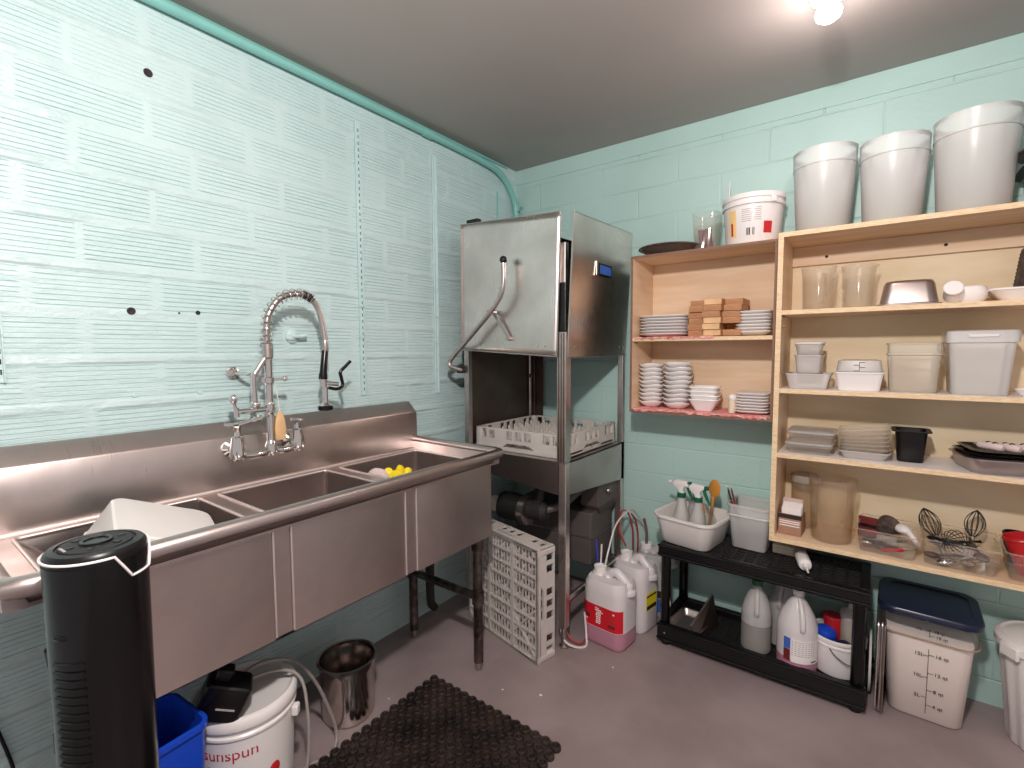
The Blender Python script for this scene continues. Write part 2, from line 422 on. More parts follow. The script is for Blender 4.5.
# conduit along the ceiling edge, bending down into the corner
t = T('conduit_pipe', 'teal painted conduit running under the ceiling and bending down in the corner', 'pipe', (.026, -1.0, 2.318))
pts = [(0, YB+1.0, 0), (0, -1.0, 0), (0, 0, -.002), (0, .66, -.008)] 
pts = smooth_path([(0, -2.4, .002), (0, -1.2, 0), (0, 0, -.002), (0, .45, -.006), (0, .62, -.010)], 8) + smooth_path([(0, .64, -.011), (.0, .78, -.026), (.0, .88, -.075), (.0, .945, -.16), (.002, .962, -.26), (.002, .965, -.55), (.002, .965, -1.0)], 8)
MB().tube(pts, .0165, 14).build('pipe', M['tealp'], t)
cp = MB().tube([(0, .235, -.003), (0, .285, -.004)], .0205, 14); cp.build('coupling', M['tealp'], t)
MB().tube([(.002, .964, -.17), (.002, .964, -.21)], .021, 14).build('coupling', M['tealp'], t)
MB().bar((-.012, .963, -.19), (.045, .965, -.19), .014, .004).build('clip', M['tealp'], t)
t2 = T('conduit_pipe', 'thin second conduit tucked behind the larger teal one against the ceiling', 'pipe', (.008, -1.0, 2.345))
MB().tube([(0, -2.4, 0), (0, .9, -.002)], .006, 8).build('pipe', M['tealp'], t2)

def standard(name, label, y, z0, z1, mat, wdt=.024, slots=True, col='ink'):
    t = T(name, label, 'shelf standard', (0.0, y, z0))
    mb = MB(); h = z1-z0
    mb.box(.0, .003, -wdt/2, wdt/2, 0, h).box(.0, .011, -wdt/2, -wdt/2+.004, 0, h).box(.0, .011, wdt/2-.004, wdt/2, 0, h)
    mb.build('channel', mat, t, bevel=.001)
    if slots:
        mb = MB(); z = .02
        while z < h-.02:
            for s in (-1, 1): mb.box(.003, .0036, s*.0045-.0016, s*.0045+.0016, z, z+.013)
            z += .026
        mb.build('slot_pattern', M[col], t, smooth=False)
standard('shelf_standard', 'teal painted slotted shelf standard above the spray tap', -1.115, 1.112, 2.235, M['lwall'], col='ink')
standard('shelf_standard', 'narrower teal painted shelf standard between spray tap and dish machine', -.68, 1.09, 2.235, M['lwall'], .026, False)
standard('shelf_standard', 'pale slotted shelf standard high above the tower fan', -2.188, 1.225, 1.40, M['lwall'])
tag(MB().tube([(.004, -.187, 1.75), (.004, -.187, 2.19)], .004, 8).build('wall_rod', M['tealp']), 'thin teal rod on the ribbed wall beside the corner conduit', 'rod')
for y, z, r, lb in ((-1.836, 2.117, .012, 'dark drilled hole high up in the ribbed wall'), (-1.91, 1.419, .011, 'larger of the drilled holes above the sink, with chipped paint'),
                 (-1.735, 1.424, .007, 'medium drilled hole right of the chipped one'), (-1.788, 1.42, .003, 'tiny nail hole between two drilled holes')):
    lb = lb.replace('right of', 'next to')
    h = MB().lathe([(r, 0), (r, .0012), (r*.6, .0012), (r*.5, .0006)], 12, ax='x').build('wall_hole', M['ink']); h.location = (.0004, y, z)
    tag(h, lb, 'hole')
for y, z, lb in ((-1.913, 1.174, 'small painted anchor above the sink end of the splashback'), (-1.74, 1.17, 'small painted wall anchor nearer to the tap')):
    h = MB().lathe([(.008, 0), (.007, .003), (.003, .004)], 10, ax='x').build('wall_anchor', M['lwall']); h.location = (.0, y, z); tag(h, lb, 'anchor')
t = T('wall_plug', 'round teal painted plug with a stub behind the hose arc', 'plug', (.0, -1.425, 1.355))
MB().lathe([(.026, 0), (.026, .006), (.02, .010), (.008, .011)], 20, ax='x').build('disc', M['lwall'], t)
MB().tube([(.008, .002, 0), (.03, .012, 0), (.034, .04, .004)], .007, 8).build('stub', M['lwall'], t)

# ceiling lamps: two bare bulbs in white ceiling holders (one shows at the top of the picture)
def bulb_lamp(x, y, label):
    t = T('ceiling_lamp', label, 'lamp', (x, y, H))
    MB().lathe([(.05, 0), (.05, -.006), (.036, -.014), (.022, -.018), (.02, -.024), (.017, -.025)], 24).build('holder', M['white'], t)
    MB().lathe([(.014, -.020), (.018, -.024), (.030, -.034), (.036, -.048), (.032, -.062), (.019, -.072), (.002, -.075)], 24).build('bulb', M['bulb'], t)
bulb_lamp(1.594, -.600, 'lit bare bulb in a ceiling holder above the wooden shelves')

# ================================================================== SINK
S = T('sink', 'long stainless three compartment sink with splashback along the ribbed wall', 'sink', (.3, -1.57, 0))
O = Vector((.3, -1.57, 0))
def sk(mb): return mb.move(Matrix.Translation(-O))
YR, YL = -.868, -2.272
prof = [(.001, .838), (.06, .838), (.06, .90), (.058, 1.016), (.054, 1.022), (.006, 1.066), (.001, 1.066)]
sk(MB().loft([[(x, YL, z) for x, z in prof], [(x, YR, z) for x, z in prof]])).build('splashback', M['steel'], S, bevel=.003)
bowls = [(-.905, -1.307), (-1.354, -1.742), (-1.790, -2.200)]
openx = (.094, .497)
ins = lambda a, b: (a-.006, b+.006)
for a, b in bowls:
    oa, ob = ins(a, b); mb = MB(); zt, zb = .842, .553
    # outer skin (the end bowl draws in below the rim)
    k_ = .066 if b < -2.1 else 0.0
    x0, x1 = .088, .53
    cx = (x0+x1)/2; cxi = (openx[0]+openx[1])/2
    oring = lambda z, k, e=0.0: rr(x1-x0-2*e, a-b-k-2*e, .006, z, 3, (cx, (a+b+k)/2))
    iring = lambda z, k, e=0.0, r_=.014: rr(openx[1]-openx[0]-2*e, oa-ob-k-2*e, r_, z, 3, (cxi, (oa+ob+k)/2))
    so = [oring(zb, k_, .006), oring(zb+.003, k_), oring(.775, k_), oring(zt, 0)]
    si = [iring(zt, 0), iring(.78, k_), iring(.59, k_), iring(.565, k_, .025, .02)]; cyi = (oa+ob+k_)/2
    mb.loft(so + si); sk(mb).build('bowl', M['steel'], S, sharp=50)
    sk(MB().lathe([(.045, .5655), (.044, .568), (.03, .567), (.02, .566)], 20, (cxi, cyi, 0))).build('drain', M['chrome'], S)
for a, b in ((-1.307, -1.354), (-1.742, -1.790)):
    mb = MB().box(.5, .5275, b+.001, a-.001, .56, .842); sk(mb).build('apron_strip', M['steel'], S, smooth=False)
    for y in (a, b):
        sk(MB().tube([(.5306, y, .562), (.5306, y, .85)], .0032, 8)).build('seam', M['weld_shine'], S)
# deck: plate with three openings
mb = MB(); z0, z1 = .8422, .850
mb.box(.058, openx[0], YL+.03, YR-.03, z0, z1).box(openx[1], .535, YL+.03, YR-.03, z0, z1)
ed = [YR-.03] + [q for a, b in bowls for q in ins(a, b)] + [YL+.03]
for a, b in zip(ed[0::2], ed[1::2]): mb.box(openx[0], openx[1], b, a, z0, z1)
sk(mb).build('deck', M['steel'], S, smooth=False)
sk(MB().tube([(.066, YL+.02, .8535), (.066, YR-.02, .8535)], .0065, 10)).build('cove_highlight', M['weld_shine'], S)  # bright tube added as the highlight where splashback meets deck
# raised bead round each opening
for a, b in bowls:
    oa, ob = ins(a, b); ring = rr(openx[1]-openx[0]+.006, oa-ob+.006, .014, .850, 4, ((openx[0]+openx[1])/2, (oa+ob)/2))
    sk(MB().tube(ring, .0045, 8, closed=True)).build('bowl_edge', M['weld_shine'], S)
# rolled rim: sloping shoulder + tube, on three sides
path = [(.06, YR, .889), (.30, YR, .889), (.525, YR, .889), (.548, YR-.010, .889), (.557, YR-.035, .889), (.557, -1.57, .889), (.557, YL+.035, .889), (.548, YL+.010, .889), (.525, YL, .889), (.30, YL, .889), (.06, YL, .889)]
sk(MB().tube(path, .0195, 16)).build('rolled_rim', M['steel'], S)
mb = MB().loft([[(.525, y, .842), (.515, y, .850), (.535, y, .900), (.55, y, .906), (.56, y, .89), (.545, y, .868), (.532, y, .852)] for y in (YL+.02, YR-.02)])
sk(mb).build('rim_shoulder', M['steel'], S, smooth=False)
for y, s in ((YR, -1), (YL, 1)):
    mb = MB().loft([[(x, y, .845), (x, y, .905), (x, y+s*.012, .900), (x, y+s*.035, .850), (x, y+s*.035, .843)] for x in (.06, .54)]); sk(mb).build('rim_shoulder', M['steel'], S, smooth=False)
for x, y in ((.492, -.952), (.105, -.95), (.492, -2.13), (.105, -2.13)):
    lg = sk(MB().tube([(x, y, .035), (x, y, .56)], .0195, 14)).build('leg', M['galv'], S)
    sk(MB().lathe([(.011, 0), (.013, .004), (.0155, .05), (.0155, .06)], 12, (x, y, 0))).build('foot', M['alu'], lg)
    sk(MB().lathe([(.0245, .28), (.0245, .33)], 14, (x, y, 0))).build('collar', M['galv'], lg)
    sk(MB().lathe([(.024, .5), (.03, .553)], 14, (x, y, 0))).build('socket', M['galv'], lg)
for y in (-.952, -2.13): sk(MB().tube([(.492, y, .305), (.105, y, .305)], .0165, 12)).build('cross_brace', M['galv'], S)
sk(MB().tube([(.105, -.952, .312), (.105, -2.13, .312)], .0165, 12)).build('rear_brace', M['galv'], S)
mb = MB()
for a, b in bowls:
    y = (a+b)/2; mb.lathe([(.03, .555), (.03, .50), (.022, .49), (.022, .45)], 14, (.2, y, 0))
sk(mb).build('drain_tails', M['galv'], S).name = 'drain_tail'
sk(MB().tube([(.2, -1.0, .46), (.2, -2.05, .44)], .022, 12)).build('waste_pipe', M['iron'], S)
sk(MB().tube(smooth_path([(.2, -1.0, .46), (.19, -.93, .42), (.15, -.89, .30), (.10, -.84, .12), (.06, -.78, .05)], 5), .02, 10)).build('waste_bend', M['iron'], S)

# ================================================================== PRE-RINSE TAP
Fc = T('spray_tap', 'chrome pre-rinse tap with sprung hose mounted on the sink splashback', 'tap', (.06, -1.575, .98))
B0 = Vector((.06, -1.575, .98))
def fk(mb): return mb.move(Matrix.Translation(-B0))
for y in (-1.682, -1.482):
    v = fk(MB().lathe([(.028, .06), (.028, .066), (.02, .072), (.014, .076), (.014, .10)], 18, (0, y, .985), ax='x')).build('flange', M['chrome'], Fc)
    v = fk(MB().lathe([(.019, .952), (.0245, .958), (.025, .985), (.022, 1.0), (.019, 1.02), (.019, 1.026), (.013, 1.03), (.010, 1.045)], 18, (.115, y, 0))).build('valve', M['chrome'], Fc)
fk(MB().tube(smooth_path([(.115, -1.682, .972), (.122, -1.65, .962), (.122, -1.61, .962), (.115, -1.575, .972), (.122, -1.545, .962), (.122, -1.51, .964), (.115, -1.482, .975)], 6), .0135, 12)).build('mixer_bridge', M['chrome'], Fc)
fk(MB().lathe([(.014, .95), (.021, .958), (.021, .978), (.015, .995), (.013, 1.0)], 18, (.115, -1.575, 0))).build('mixer_body', M['chrome'], Fc)
# lever of the hot valve: T-shaped wing handle
fk(MB().tube([(.115, -1.682, 1.044), (.117, -1.682, 1.06)], .010, 10).tube(smooth_path([(.10, -1.715, 1.068), (.115, -1.682, 1.066), (.14, -1.635, 1.080), (.15, -1.618, 1.084)], 5), [.006]*5+[.008]*5+[.0105]*5+[.010], 10)).build('lever_handle', M['chrome'], Fc)
fk(MB().tube([(.115, -1.482, 1.04), (.115, -1.482, 1.052)], .008, 10).bar((.115, -1.507, 1.062), (.115, -1.457, 1.056), .013, .011).bar((.09, -1.482, 1.058), (.14, -1.482, 1.058), .013, .011)).build('cross_handle', M['chrome'], Fc, bevel=.003)
fk(MB().tube([(.115, -1.575, .99), (.115, -1.575, 1.29)], .0128, 14)).build('riser', M['chrome'], Fc)
fk(MB().lathe([(.015, 1.09), (.0165, 1.094), (.0165, 1.124), (.015, 1.128)], 16, (.115, -1.575, 0)).lathe([(.014, 1.19), (.017, 1.194), (.017, 1.212), (.014, 1.216)], 16, (.115, -1.575, 0))).build('riser_nut', M['chrome'], Fc)
fk(MB().tube([(.115, -1.575, 1.108), (.115, -1.68, 1.108)], .0088, 10).tube([(.115, -1.68, 1.09), (.115, -1.682, 1.12)], .008, 10).sphere((.115, -1.69, 1.148), .012, 12, 8, (1, 1, 1.4)).tube([(.115, -1.684, 1.118), (.115, -1.69, 1.148)], .005, 8)).build('spout_lever', M['chrome'], Fc)
fk(MB().tube(smooth_path([(.115, -1.622, 1.108), (.115, -1.624, 1.14), (.115, -1.624, 1.215), (.115, -1.612, 1.238), (.115, -1.588, 1.272), (.115, -1.577, 1.285)], 5), .0098, 12).sphere((.115, -1.622, 1.125), .016, 12, 8)).build('bypass_tube', M['chrome'], Fc)
fk(MB().lathe([(.022, .002), (.021, .008), (.012, .012)], 18, (0, -1.64, 1.228), ax='x').tube([(.006, -1.64, 1.228), (.06, -1.63, 1.226), (.112, -1.578, 1.215)], .006, 8)).build('wall_bracket', M['chrome'], Fc)
fk(MB().bar((.115, -1.600, 1.204), (.13, -1.525, 1.207), .008, .010).sphere((.13, -1.527, 1.207), .009, 10, 8)).build('hose_clip', M['chrome'], Fc)
fk(MB().lathe([(.013, 1.275), (.0175, 1.28), (.0175, 1.325), (.015, 1.328)], 18, (.115, -1.575, 0))).build('spring_sleeve', M['alu'], Fc)
hose = smooth_path([(.115, -1.575, 1.29), (.117, -1.577, 1.36), (.120, -1.570, 1.42), (.125, -1.535, 1.475), (.13, -1.485, 1.496), (.133, -1.435, 1.492), (.136, -1.400, 1.455), (.138, -1.385, 1.40), (.140, -1.378, 1.345), (.14, -1.377, 1.30)], 9)
fk(MB().tube(hose, .0105, 12)).build('hose', M['alu'], Fc)
def coil(path, r, pitch):
    P_ = [Vector(p) for p in path]; out = []; ang = 0; nrm = Vector((1, 0, 0))
    for a, b in zip(P_[:-1], P_[1:]):
        t_ = (b-a).normalized(); L = (b-a).length; nrm = (nrm - t_*nrm.dot(t_)).normalized(); bn = t_.cross(nrm)
        k = max(2, int(L/pitch*14))
        for i in range(k):
            th = ang + 2*pi*(L*i/k)/pitch; out.append(tuple(a.lerp(b, i/k) + nrm*r*cos(th) + bn*r*sin(th)))
        ang += 2*pi*L/pitch
    return out
fk(MB().tube(coil(hose[3:50], .0185, .021), .0023, 6)).build('spring', M['chrome'], Fc)
fk(MB().tube(coil(hose[42:50], .0125, .006), .002, 5)).build('spring_end', M['iron'], Fc)
fk(MB().lathe([(.0105, 1.295), (.0115, 1.30), (.0115, 1.335), (.0105, 1.34)], 14, (.14, -1.377, 0))).build('hose_ferrule', M['alu'], Fc)
sp = fk(MB().tube([(.14, -1.377, 1.305), (.14, -1.378, 1.30), (.14, -1.388, 1.225), (.14, -1.389, 1.212), (.14, -1.39, 1.198)], [.010, .0115, .0125, .015, .0155], 14)).build('spray_grip', M['gloss'], Fc)
fk(MB().tube([(.14, -1.39, 1.20), (.14, -1.388, 1.172)], .0125, 12).tube([(.14, -1.392, 1.186), (.15, -1.335, 1.178)], .0085, 10).tube([(.14, -1.383, 1.17), (.14, -1.383, 1.112), (.14, -1.383, 1.106), (.14, -1.383, 1.100)], [.0105, .0105, .02, .024], 14)).build('spray_valve', M['chrome'], Fc)
fk(MB().lathe([(.020, 1.084), (.0265, 1.087), (.0265, 1.098), (.023, 1.102)], 20, (.14, -1.383, 0))).build('spray_rubber', M['gloss'], Fc)
fk(MB().tube(smooth_path([(.143, -1.37, 1.166), (.15, -1.34, 1.160), (.152, -1.318, 1.172), (.152, -1.322, 1.20), (.153, -1.326, 1.222), (.155, -1.305, 1.243), (.158, -1.285, 1.262)], 6), .0062, 10)).build('squeeze_lever', M['gloss'], Fc)

tg = T('hanging_tag', 'tan card tag hanging on a string from the tap riser', 'tag', (.128, -1.548, 1.005))
MB().loft([rr(.008, .034, .003, -.005, 2), rr(.010, .040, .004, .03, 2), rr(.009, .032, .004, .065, 2), rr(.004, .014, .002, .092, 2)]).build('card', M['woodend'], tg)
MB().tube([(0, 0, .09), (-.002, -.004, .14), (-.004, -.012, .188)], .0014, 6).build('string', M['paper'], tg)

# ================================================================== THINGS IN THE SINK
bt = T('bus_tub', 'white plastic tub lying upside down on the edge of the sink bowl nearest the fan', 'tub', (.33, -1.96, .80))
ex = Vector((.97, -.22, -.10)).normalized(); ey = Vector((.30, .86, -.40)); ey = (ey - ex*ey.dot(ex)).normalized(); ez = ex.cross(ey)
A = Vector((.205, -2.032, .938)); m = Matrix.Identity(4); ctr = A + ex*.125 + ey*.115 - Vector((.33, -1.96, .80))
for i in range(3): m[i][0], m[i][1], m[i][2], m[i][3] = ex[i], -ey[i], -ez[i], ctr[i]
mb = MB(); tub(mb, .25, .23, .285, .262, .105, .035, .004, .004, .010, n=6); mb.move(m); mb.build('tub_body', M['tubw'], bt)
t = T('rubber_glove', 'yellow rubber glove end sticking up in the sink bowl nearest the dish machine', 'glove', (.33, -1.215, .775))
mb = MB().tube(smooth_path([(0, 0, -.15), (.0, .0, -.02), (.0, .005, .045), (.002, .012, .075)], 4), [.034]*4+[.036]*4+[.034]*4+[.022], 12); mb.build('palm', M['yellow'], t)
for q in (((-.012, -.018, .05), (-.016, -.028, .074), (-.010, -.034, .082)), ((.0, .004, .055), (.004, .008, .080), (.012, .010, .090)), ((.012, .022, .05), (.016, .034, .068), (.012, .042, .072))):
    MB().tube(smooth_path(q, 4), [.016]*8+[.010], 10).build('finger', M['yellow'], t)
t = tag(MB().tube(smooth_path([(0, 0, -.14), (.0, -.005, -.02), (.012, -.010, .030), (.035, .0, .040), (.05, .012, .020), (.055, .018, -.08)], 5), [.022]*8+[.020]*6+[.018]*12, 10).build('dish_cloth', M['cloth']), 'pale crumpled cloth in the sink bowl beside the yellow glove', 'cloth')
t.location = (.265, -1.276, .812)

# ================================================================== DISH MACHINE
D = T('dish_machine', 'stainless door-type dish machine with raised hood in the corner', 'dishwasher', (.42, -.33, 0))
DO = Vector((.42, -.33, 0))
def dk(mb): return mb.move(Matrix.Translation(-DO))
X0, X1, Y0, Y1 = .137, .712, -.632, -.032; ZT = .822
for x, y in ((X0+.018, Y0+.018), (X1-.018, Y0+.018), (X0+.018, Y1-.018), (X1-.018, Y1-.018)):
    front = x > .4 and y < -.3
    q = .018
    lg = dk(MB().box(x-q, x+q, y-q, y+q, .09, ZT-.003)).build('leg', M['steelv'], D, smooth=False, bevel=.003)
    dk(MB().lathe([(.022, 0), (.022, .006), (.012, .012), (.012, .095)], 14, (x, y, 0))).build('foot', M['alu'], lg)
# tub skirt: front, side, rear panels of differing depth, and the folded rim
qd = lambda a, b, za, zb, zt, n: dk(MB().add([(a[0], a[1], za), (b[0], b[1], zb), (b[0], b[1], zt), (a[0], a[1], zt), (a[0]+n[0], a[1]+n[1], za), (b[0]+n[0], b[1]+n[1], zb), (b[0]+n[0], b[1]+n[1], zt), (a[0]+n[0], a[1]+n[1], zt)],
      [(0,1,2,3),(7,6,5,4),(0,4,5,1),(1,5,6,2),(2,6,7,3),(3,7,4,0)]))
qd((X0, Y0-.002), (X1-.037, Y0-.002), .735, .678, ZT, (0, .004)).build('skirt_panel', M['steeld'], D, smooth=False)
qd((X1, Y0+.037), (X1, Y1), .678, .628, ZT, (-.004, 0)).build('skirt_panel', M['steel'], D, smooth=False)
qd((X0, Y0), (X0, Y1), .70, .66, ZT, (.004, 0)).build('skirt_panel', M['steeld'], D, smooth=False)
mb = MB()
for a, b, c_, d in ((X0, X1, Y0, Y0+.05), (X0, X1, Y1-.05, Y1), (X0, X0+.05, Y0+.05, Y1-.05), (X1-.05, X1, Y0+.05, Y1-.05)): mb.box(a, b, c_, d, ZT-.006, ZT)
dk(mb).build('table_rim', M['steel'], D, smooth=False)
dk(MB().box(X0+.05, X1-.05, Y0+.05, Y1-.05, ZT-.05, ZT-.04)).build('wash_tub', M['steeld'], D, smooth=False)
for y in (-.50, -.18): dk(MB().tube([(X0+.05, y, ZT-.012), (X1-.05, y, ZT-.012)], .006, 8)).build('rack_rail', M['alu'], D)
# upper posts (extruded track at the near corner)
def post(x, y, z0, z1, s=.018, mat='alu'):
    mb = MB().box(x-s, x+s, y-s, y+s, z0, z1)
    return dk(mb).build('post', M[mat], D, smooth=False, bevel=.0025)
pp = post(X1-.022, Y0+.020, ZT, 1.375, .022)
mb = MB()
for k in (-.012, 0, .012): mb.box(X1-.022+k-.0018, X1-.022+k+.0018, Y0-.0045, Y0-.002, ZT+.002, 1.37)
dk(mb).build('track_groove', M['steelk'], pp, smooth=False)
pi_ = post(X1-.024, Y0+.022, 1.378, 1.745, .015, 'steelv'); dk(MB().box(X1-.042, X1-.010, Y0+.003, Y0+.041, 1.378, 1.58)).build('guide_block', M['black'], pi_, smooth=False)
post(X0+.016, Y0+.016, ZT, 1.40, .014); post(X1-.014, Y1-.014, ZT, 1.80, .014); post(X0+.016, Y1-.014, ZT, 1.80, .014, 'steelk')
# closed side and chamber liner
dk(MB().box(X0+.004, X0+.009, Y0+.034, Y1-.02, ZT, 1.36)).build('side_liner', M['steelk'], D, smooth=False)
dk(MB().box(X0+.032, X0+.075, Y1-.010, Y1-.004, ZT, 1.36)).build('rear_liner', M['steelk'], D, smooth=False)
dk(MB().tube([(X0+.022, Y1-.06, ZT+.003), (X0+.022, Y1-.06, 1.30)], .008, 8)).build('rinse_pipe', M['alu'], D)
dk(MB().tube(smooth_path([(X0+.022, Y1-.06, 1.16), (X0+.06, Y1-.10, 1.16), (X0+.06, Y1-.12, 1.15)], 4), .006, 8)).build('rinse_arm', M['alu'], D)
# hood: hangs a touch out of level
def slab(name, A, n, mat, par):
    """panel from four corners A, folded to thickness n"""
    A = [Vector(a) for a in A]; n = Vector(n); B = [a+n for a in A]
    return dk(MB().add([tuple(p) for p in A+B], [(0,1,2,3),(7,6,5,4),(0,4,5,1),(1,5,6,2),(2,6,7,3),(3,7,4,0)])).build(name, M[mat], par, smooth=False, bevel=.0015)
hb, ht = (1.303, 1.272), (1.896, 1.866)
def dented():
    mb = MB(); nx, nz = 22, 22; rnd = random.Random(5); V = []
    bumps = [(.12, .78, .05, .004), (.10, .62, .04, -.005), (.25, .55, .09, .004), (.5, .72, .14, -.005), (.75, .5, .16, .004), (.3, .2, .12, -.004), (.85, .85, .1, .004), (.45, .35, .1, .003), (.08, .35, .06, -.004)]
    for j in range(nz+1):
        for i in range(nx+1):
            u, v = i/nx, j/nz; xa = X0 + u*(.672-X0) + .018*u*v - .001
            z = (hb[0]+(hb[1]-hb[0])*u)*(1-v) + (ht[0]+(ht[1]-ht[0])*u)*v
            d = sum(k*math.exp(-((u-a)**2+(v-b)**2)/(2*s*s)) for a, b, s, k in bumps) * min(1, 8*u*(1-u), 8*v*(1-v))
            V.append((xa, Y0-.008+d, z))
    n = nx+1; mb.add(V, [(j*n+i, j*n+i+1, (j+1)*n+i+1, (j+1)*n+i) for j in range(nz) for i in range(nx)])
    m2 = len(mb.v); 
    return mb
hp = dk(dented()).build('hood_front', M['steelv'], D, sharp=60)
so = hp.modifiers.new('sheet', 'SOLIDIFY'); so.thickness = .003; so.offset = -1
mb = MB().tube([(.690-.001, Y0-.008, ht[1]), (X0-.001, Y0-.008, ht[0])], .0022, 6).tube([(X0, Y0-.009, hb[0]), (.671, Y0-.009, hb[1])], .0035, 6).tube([(.671, Y0-.008, hb[1]), (.689, Y0-.008, ht[1])], .003, 6).tube([(X0, Y0-.008, hb[0]), (X0, Y0-.008, ht[0])], .003, 6)
dk(mb).build('hood_edge', M['alu'], hp)
mb = MB()
for dx in (.575, .612, ): mb.lathe([(.006, 0), (.005, -.003), (.002, -.004)], 8, (dx, Y0-.009, 1.318), ax='y')
dk(mb).build('bolt', M['chrome'], hp)
hs = slab('hood_side', [(.712, Y0+.012, 1.268), (.712, Y1, 1.276), (.742, Y1+.003, 1.880), (.742, Y0+.008, 1.862)], (-.003, 0, 0), 'steelv', D)
dk(MB().tube([(.712, Y0+.012, 1.268), (.742, Y0+.008, 1.862)], .004, 6).tube([(.712, Y0+.012, 1.268), (.712, Y1, 1.276)], .0035, 6).tube([(.742, Y0+.008, 1.862), (.742, Y1, 1.880)], .002, 6)).build('hood_edge', M['alu'], hs)
mb = MB()
for yy in (-.595, -.555, -.11, -.07): mb.lathe([(.006, 0), (.005, .003), (.002, .004)], 8, (.7145, yy, 1.312), ax='x')
dk(mb).build('bolt', M['chrome'], hs)
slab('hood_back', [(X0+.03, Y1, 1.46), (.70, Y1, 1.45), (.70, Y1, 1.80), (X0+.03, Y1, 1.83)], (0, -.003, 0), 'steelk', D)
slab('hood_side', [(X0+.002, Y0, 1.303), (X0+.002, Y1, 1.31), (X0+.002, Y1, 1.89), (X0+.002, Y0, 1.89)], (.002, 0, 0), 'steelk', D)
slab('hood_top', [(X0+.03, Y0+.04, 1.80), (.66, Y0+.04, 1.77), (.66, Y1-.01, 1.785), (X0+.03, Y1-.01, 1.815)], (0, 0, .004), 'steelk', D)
dk(MB().box(.165, .235, Y0+.0, Y0+.03, 1.89, 1.915)).build('hood_stop', M['black'], D, bevel=.004)
# lever, its link and grip
lv = dk(MB().tube(smooth_path([(.145, -.655, 1.205), (.115, -.70, 1.225), (.125, -.70, 1.262), (.24, -.70, 1.36), (.36, -.70, 1.465), (.42, -.70, 1.535), (.438, -.70, 1.60), (.438, -.70, 1.685)], 7), .0105, 12)).build('lift_lever', M['alu'], D)
dk(MB().sphere((.438, -.70, 1.69), .017, 14, 10)).build('lever_knob', M['black'], lv)
dk(MB().bar((.352, -.668, 1.472), (.432, -.655, 1.352), .013, .006, (0, 1, 0)).lathe([(.010, 0), (.010, -.05)], 10, (.352, -.652, 1.472), ax='y').lathe([(.010, 0), (.010, -.03)], 10, (.432, -.637, 1.352), ax='y')).build('lever_link', M['alu'], lv)
dk(MB().box(.12, .15, -.665, -.60, 1.19, 1.225)).build('lever_pivot', M['iron'], D, bevel=.004)
# maker's badge on the side
bd = dk(MB().box(.7335, .7375, -.385, -.255, 1.635, 1.688)).build('badge', M['black'], D, smooth=False)
bd.rotation_euler = (0, 0, 0)
dk(MB().box(.7335, .7378, -.408, -.392, 1.632, 1.694)).build('badge_bar', M['alu'], bd, smooth=False)
dk(MB().box(.7372, .7378, -.377, -.262, 1.642, 1.681)).build('badge_face', M['inkb'], bd, smooth=False)
# under the tub
dk(MB().loft([rr(.34, .34, .02, .66, 3, (.40, -.30)), rr(.30, .30, .02, .70, 3, (.40, -.30)), rr(.40, .42, .02, .775, 3, (.41, -.32))])).build('sump', M['steeld'], D)
pm = dk(MB().lathe([(.05, .272), (.066, .278), (.066, .395), (.055, .40)], 22, (0, -.50, .53), ax='x')).build('pump_motor', M['blackm'], D)
dk(MB().lathe([(.036, .205), (.042, .21), (.042, .268), (.03, .272)], 18, (0, -.50, .525), ax='x')).build('motor_cap', M['cream'], pm)
dk(MB().lathe([(.072, .402), (.072, .435), (.05, .438)], 22, (0, -.50, .53), ax='x')).build('clamp_ring', M['alu'], pm)
dk(MB().lathe([(.045, .438), (.05, .445), (.05, .52), (.03, .54)], 20, (0, -.50, .54), ax='x')).build('pump_head', M['iron'], pm)
dk(MB().tube(smooth_path([(.49, -.50, .58), (.49, -.47, .66), (.53, -.40, .70), (.56, -.30, .70)], 5), .022, 12)).build('hose', M['iron'], D)
dk(MB().tube(smooth_path([(.52, -.50, .545), (.58, -.45, .57), (.62, -.36, .62), (.64, -.25, .67)], 5), .019, 12)).build('hose', M['greyp'], D)
dk(MB().loft([[(.60, -.22, .48), (.67, -.22, .48), (.67, -.08, .48), (.60, -.08, .48)], [(.58, -.27, .53), (.69, -.27, .53), (.69, -.05, .54), (.58, -.05, .54)], [(.62, -.30, .66), (.70, -.30, .66), (.70, -.04, .70), (.62, -.04, .70)]])).build('scrap_chute', M['greyp'], D, smooth=False, bevel=.008)
dk(MB().sphere((.702, -.20, .60), .014, 10, 8)).build('chute_knob', M['alu'], D)
cb = dk(MB().box(.20, .66, -.30, -.06, .24, .50)).build('control_box', M['greyp'], D, smooth=False, bevel=.006)
dk(MB().box(.20, .661, -.302, -.06, .372, .378)).build('box_seam', M['alu'], cb, smooth=False)
for a, b in (((X1-.018, Y0+.02, .20), (X1-.018, Y1-.02, .20)), ((X0+.018, Y0+.02, .20), (X0+.018, Y1-.02, .20)), ((X0+.02, Y1-.018, .20), (X1-.02, Y1-.018, .20))):
    dk(MB().tube([a, b], .0145, 12)).build('leg_brace', M['alu'], D)

